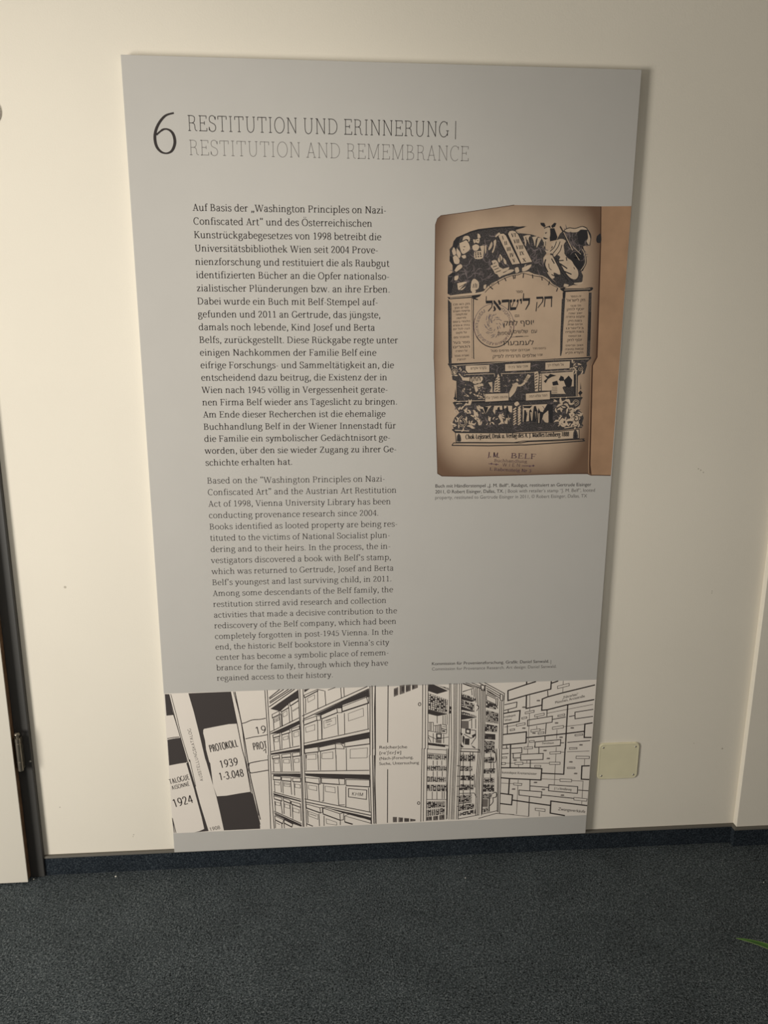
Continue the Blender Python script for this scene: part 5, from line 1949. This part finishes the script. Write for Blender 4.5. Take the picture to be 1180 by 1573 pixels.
def page_tone(m, xc, hw, zc, hh, edge):
    """The pictured page browns towards its edges."""
    nt = m.node_tree
    b = nt.nodes['Principled BSDF']
    src = b.inputs['Base Color'].links[0].from_socket
    tc = nt.nodes.new('ShaderNodeTexCoord')
    sp = nt.nodes.new('ShaderNodeSeparateXYZ')
    nt.links.new(tc.outputs['Object'], sp.inputs[0])
    outs = []
    for ax, c, h in (('X', xc, hw), ('Z', zc, hh)):
        q = nt.nodes.new('ShaderNodeMath'); q.operation = 'SUBTRACT'; q.inputs[1].default_value = c
        nt.links.new(sp.outputs[ax], q.inputs[0])
        r = nt.nodes.new('ShaderNodeMath'); r.operation = 'ABSOLUTE'
        nt.links.new(q.outputs[0], r.inputs[0])
        d = nt.nodes.new('ShaderNodeMath'); d.operation = 'DIVIDE'; d.inputs[1].default_value = h
        nt.links.new(r.outputs[0], d.inputs[0])
        outs.append(d.outputs[0])
    pw = []
    for s_ in outs:
        e_ = nt.nodes.new('ShaderNodeMath'); e_.operation = 'POWER'; e_.inputs[1].default_value = 5.0
        nt.links.new(s_, e_.inputs[0])
        pw.append(e_.outputs[0])
    mxm = nt.nodes.new('ShaderNodeMath'); mxm.operation = 'ADD'
    nt.links.new(pw[0], mxm.inputs[0]); nt.links.new(pw[1], mxm.inputs[1])
    rm = nt.nodes.new('ShaderNodeMapRange'); rm.interpolation_type = 'SMOOTHSTEP'
    rm.inputs['From Min'].default_value = 0.06
    rm.inputs['From Max'].default_value = 1.0
    nt.links.new(mxm.outputs[0], rm.inputs['Value'])
    mx = nt.nodes.new('ShaderNodeMix'); mx.data_type = 'RGBA'
    mx.inputs[7].default_value = (*edge, 1)
    nt.links.new(rm.outputs['Result'], mx.inputs[0])
    nt.links.new(src, mx.inputs[6])
    nt.links.new(mx.outputs[2], b.inputs['Base Color'])


page_tone(M_PAGE, 0.922, 0.215, 1.43, 0.36, (0.165, 0.098, 0.062))
M_PAGE2 = nmat('facing_page', (0.40, 0.245, 0.148), rough=0.6, spec=0.25, var=0.14, scale=14.0, detail=6.0)
M_ENG = nmat('engraving_ink', (0.030, 0.028, 0.030), rough=0.6, spec=0.2)
M_HATCH = nmat('engraved_hatching', (0.060, 0.053, 0.052), rough=0.6, spec=0.2, var=0.75, scale=420.0, detail=5.0)
M_LIGHT = nmat('engraving_paper', (0.54, 0.42, 0.31), rough=0.6, spec=0.25, var=0.12, scale=24.0)
M_STAMP = nmat('violet_stamp_ink', (0.105, 0.062, 0.075), rough=0.6, var=0.5, scale=160.0)
M_GUTTER = nmat('book_edge', (0.085, 0.043, 0.026), rough=0.6)
M_FADED = nmat('faded_stamp_ink', (0.155, 0.125, 0.125), rough=0.6, var=0.3, scale=120.0)
M_FOLD = nmat('engraved_fold', (0.09, 0.075, 0.065), rough=0.6)
p = Print()
p.draw(BOOK, STY)
say(p.build('book_photograph', (M_PAGE, M_PAGE2, M_ENG, M_HATCH, M_LIGHT, M_STAMP, M_GUTTER, M_FADED, M_FOLD), panel), 'brown photograph of an engraved title page in Hebrew')

# comic strip along the bottom
M_PAPER = nmat('strip_paper', (0.80, 0.735, 0.665), rough=0.62, spec=0.25, var=0.012, scale=8.0)
M_COAL = nmat('charcoal_print', (0.062, 0.053, 0.051), rough=0.6, spec=0.2)
M_LINE = nmat('strip_line', (0.038, 0.030, 0.029), rough=0.6, spec=0.2)
M_MID = nmat('strip_grey', (0.19, 0.165, 0.15), rough=0.6, spec=0.2)
p = Print()
p.fill([(0.6, 62.4), (1199.4, 61.6), (1199.4, 495.3), (0.6, 494.3)], 0, 0.0)
p.v = [(a, b, 0.03) for a, b, c in p.v]
p.draw(COMIC, STY)
say(p.build('comic_strip', (M_PAPER, M_COAL, M_LINE, M_MID), panel), 'white comic strip of binders, archive boxes, servers and a network')

# ------------------------------------------------------------------ blank cover plate
M_PLATE = nmat('yellowed_plastic', (0.74, 0.685, 0.48), rough=0.38, spec=0.45, var=0.05, scale=14.0)
plate = say(empty('cover_plate', (0.6894, 0.0, 0.2890)), 'square yellowed blank cover plate with four corner screws low on the wall', 'cover plate')
bm = bmesh.new()
W, H, Rr, T = 0.1215, 0.1165, 0.013, 0.0052


def rrect(w, h, r, y, seg=6):
    out = []
    for cx, cz, a0 in ((w / 2 - r, h / 2 - r, 0), (-w / 2 + r, h / 2 - r, 90), (-w / 2 + r, -h / 2 + r, 180), (w / 2 - r, -h / 2 + r, 270)):
        for i in range(seg + 1):
            a = math.radians(a0 + 90 * i / seg)
            out.append(bm.verts.new((cx + r * math.cos(a), y, cz + r * math.sin(a))))
    return out


rings = [rrect(W, H, Rr, -0.0002), rrect(W, H, Rr, -T * 0.55), rrect(W - 0.0016, H - 0.0016, Rr - 0.0008, -T * 0.8), rrect(W - 0.0050, H - 0.0050, Rr - 0.002, -T), rrect(W - 0.0110, H - 0.0110, Rr - 0.004, -T * 0.93)]
for a, b in zip(rings, rings[1:]):
    for i in range(len(a)):
        bm.faces.new((a[i], a[(i + 1) % len(a)], b[(i + 1) % len(b)], b[i]))
bm.faces.new(rings[0])
bm.faces.new(rings[-1])
obj('plate', bm, M_PLATE, plate)
for sx in (-1, 1):
    for sz in (-1, 1):
        s = lathe([(0.0, 0.0), (0.0030, 0.0), (0.0030, 0.0003), (0.0020, 0.0011), (0.0008, 0.0013), (0.0, 0.0013)], 16, 'Y')
        bmesh.ops.rotate(s, verts=s.verts, cent=(0, 0, 0), matrix=Matrix.Rotation(0.4 * sx + sz, 3, 'Y'))
        bmesh.ops.translate(s, verts=s.verts, vec=(sx * (W / 2 - 0.0125), -T * 0.93, sz * (H / 2 - 0.0125)))
        obj('screw', s, M_SCREW, plate, smooth=True)

# ------------------------------------------------------------------ round cover at the upper left edge
bm = lathe([(0.0, 0.0), (0.032, 0.0), (0.032, 0.0025), (0.030, 0.0045), (0.020, 0.0058), (0.0, 0.0060)], 40, 'Y')
rc = obj('wall_cap', bm, nmat('off_white_plastic', (0.70, 0.655, 0.57), rough=0.4), smooth=True)
rc.location = (-0.9110, -0.0002, 1.9985)
say(rc, 'small round off-white cap on the wall, cut off at the upper left edge', 'wall cap')

# ------------------------------------------------------------------ crumbs on the carpet
M_CRUMB = nmat('white_crumb', (0.85, 0.82, 0.76), rough=0.7, var=0.1)
for (x, y, s), lab in zip(((-0.7660, -0.0301, 0.0026), (0.2257, -0.1079, 0.0016), (-0.9944, -0.0242, 0.0020), (1.0642, -0.1881, 0.0014)),
                          ('white crumb on the carpet below the skirting left of the grey panel',
                           'tiny white crumb on the carpet in front of the grey panel',
                           'white crumb on the carpet at the foot of the dark door frame',
                           'tiny white crumb on the carpet near the wall step at the right edge')):
    bm = bmesh.new()
    bmesh.ops.create_icosphere(bm, subdivisions=2, radius=s)
    rnd = random.Random(int(x * 1000))
    for v in bm.verts:
        v.co *= rnd.uniform(0.8, 1.15)
        v.co.z *= 0.7
    o = obj('crumb', bm, M_CRUMB)
    o.location = (x, y, s * 0.62)
    say(o, lab, 'crumb', 'crumbs on the carpet')

# ------------------------------------------------------------------ potted plant reaching in at the right edge
M_GREEN = nmat('leaf_green', (0.032, 0.115, 0.010), rough=0.45, spec=0.4, var=0.25, scale=40.0)
M_RIB = nmat('leaf_margin', (0.16, 0.24, 0.07), rough=0.5, var=0.15, scale=40.0)
M_POT = nmat('clay_pot', (0.32, 0.14, 0.08), rough=0.8, var=0.1)
M_SOIL = nmat('soil', (0.03, 0.02, 0.014), rough=0.95, var=0.4, scale=120.0, bump=0.8)
PX, PY = 0.949, -0.920
plant = say(empty('potted_plant', (PX, PY, 0.0)), 'green strap-leaved plant with one leaf tip reaching in at the right edge above the carpet', 'plant')
obj('pot', lathe([(0.0, 0.0), (0.075, 0.0), (0.105, 0.17), (0.112, 0.172), (0.112, 0.20), (0.100, 0.20), (0.096, 0.165), (0.0, 0.165)], 32), M_POT, plant, smooth=False)
obj('soil', lathe([(0.0, 0.1651), (0.0955, 0.1651), (0.0955, 0.174), (0.05, 0.179), (0.0, 0.18)], 24), M_SOIL, plant)


def strap_leaf(tip, root, rise, width, name='leaf'):
    """An arching blade from the crown to its tip, folded along the midrib."""
    a, c = Vector(root), Vector(tip)
    b = (a + c) / 2 + Vector((0, 0, rise))
    bm = bmesh.new()
    rows = []
    N = 22
    for i in range(N + 1):
        t = i / N
        pt = (1 - t) ** 2 * a + 2 * t * (1 - t) * b + t * t * c
        d = (2 * (1 - t) * (b - a) + 2 * t * (c - b)).normalized()
        side = d.cross(Vector((0, 0, 1))).normalized()
        up = side.cross(d).normalized()
        w = width * (math.sin(math.pi * min(1.0, 0.18 + 0.82 * t)) ** 0.7) * 0.5 + 0.0002
        rows.append([bm.verts.new(pt + side * w * k + up * abs(k) * w * 0.35) for k in (-1, -0.78, 0, 0.78, 1)])
    for r, s in zip(rows, rows[1:]):
        for j in range(4):
            f = bm.faces.new((r[j], r[j + 1], s[j + 1], s[j]))
            f.material_index = 1 if j in (0, 3) else 0
    o = obj(name, bm, (M_GREEN, M_RIB), plant, smooth=True)
    md = o.modifiers.new('thick', 'SOLIDIFY')
    md.thickness = 0.0006
    return o


TIP = Vector((0.6793, -0.7004, 0.3)) - Vector((PX, PY, 0))
strap_leaf(TIP, (-0.02, 0.0, 0.178), 0.11, 0.026)
for k in range(9):
    a = -1.9 + k * 0.48
    strap_leaf((0.30 * math.cos(a), 0.30 * math.sin(a), 0.16 + 0.05 * (k % 3)), (0.02 * math.cos(a), 0.02 * math.sin(a), 0.178), 0.24, 0.022)
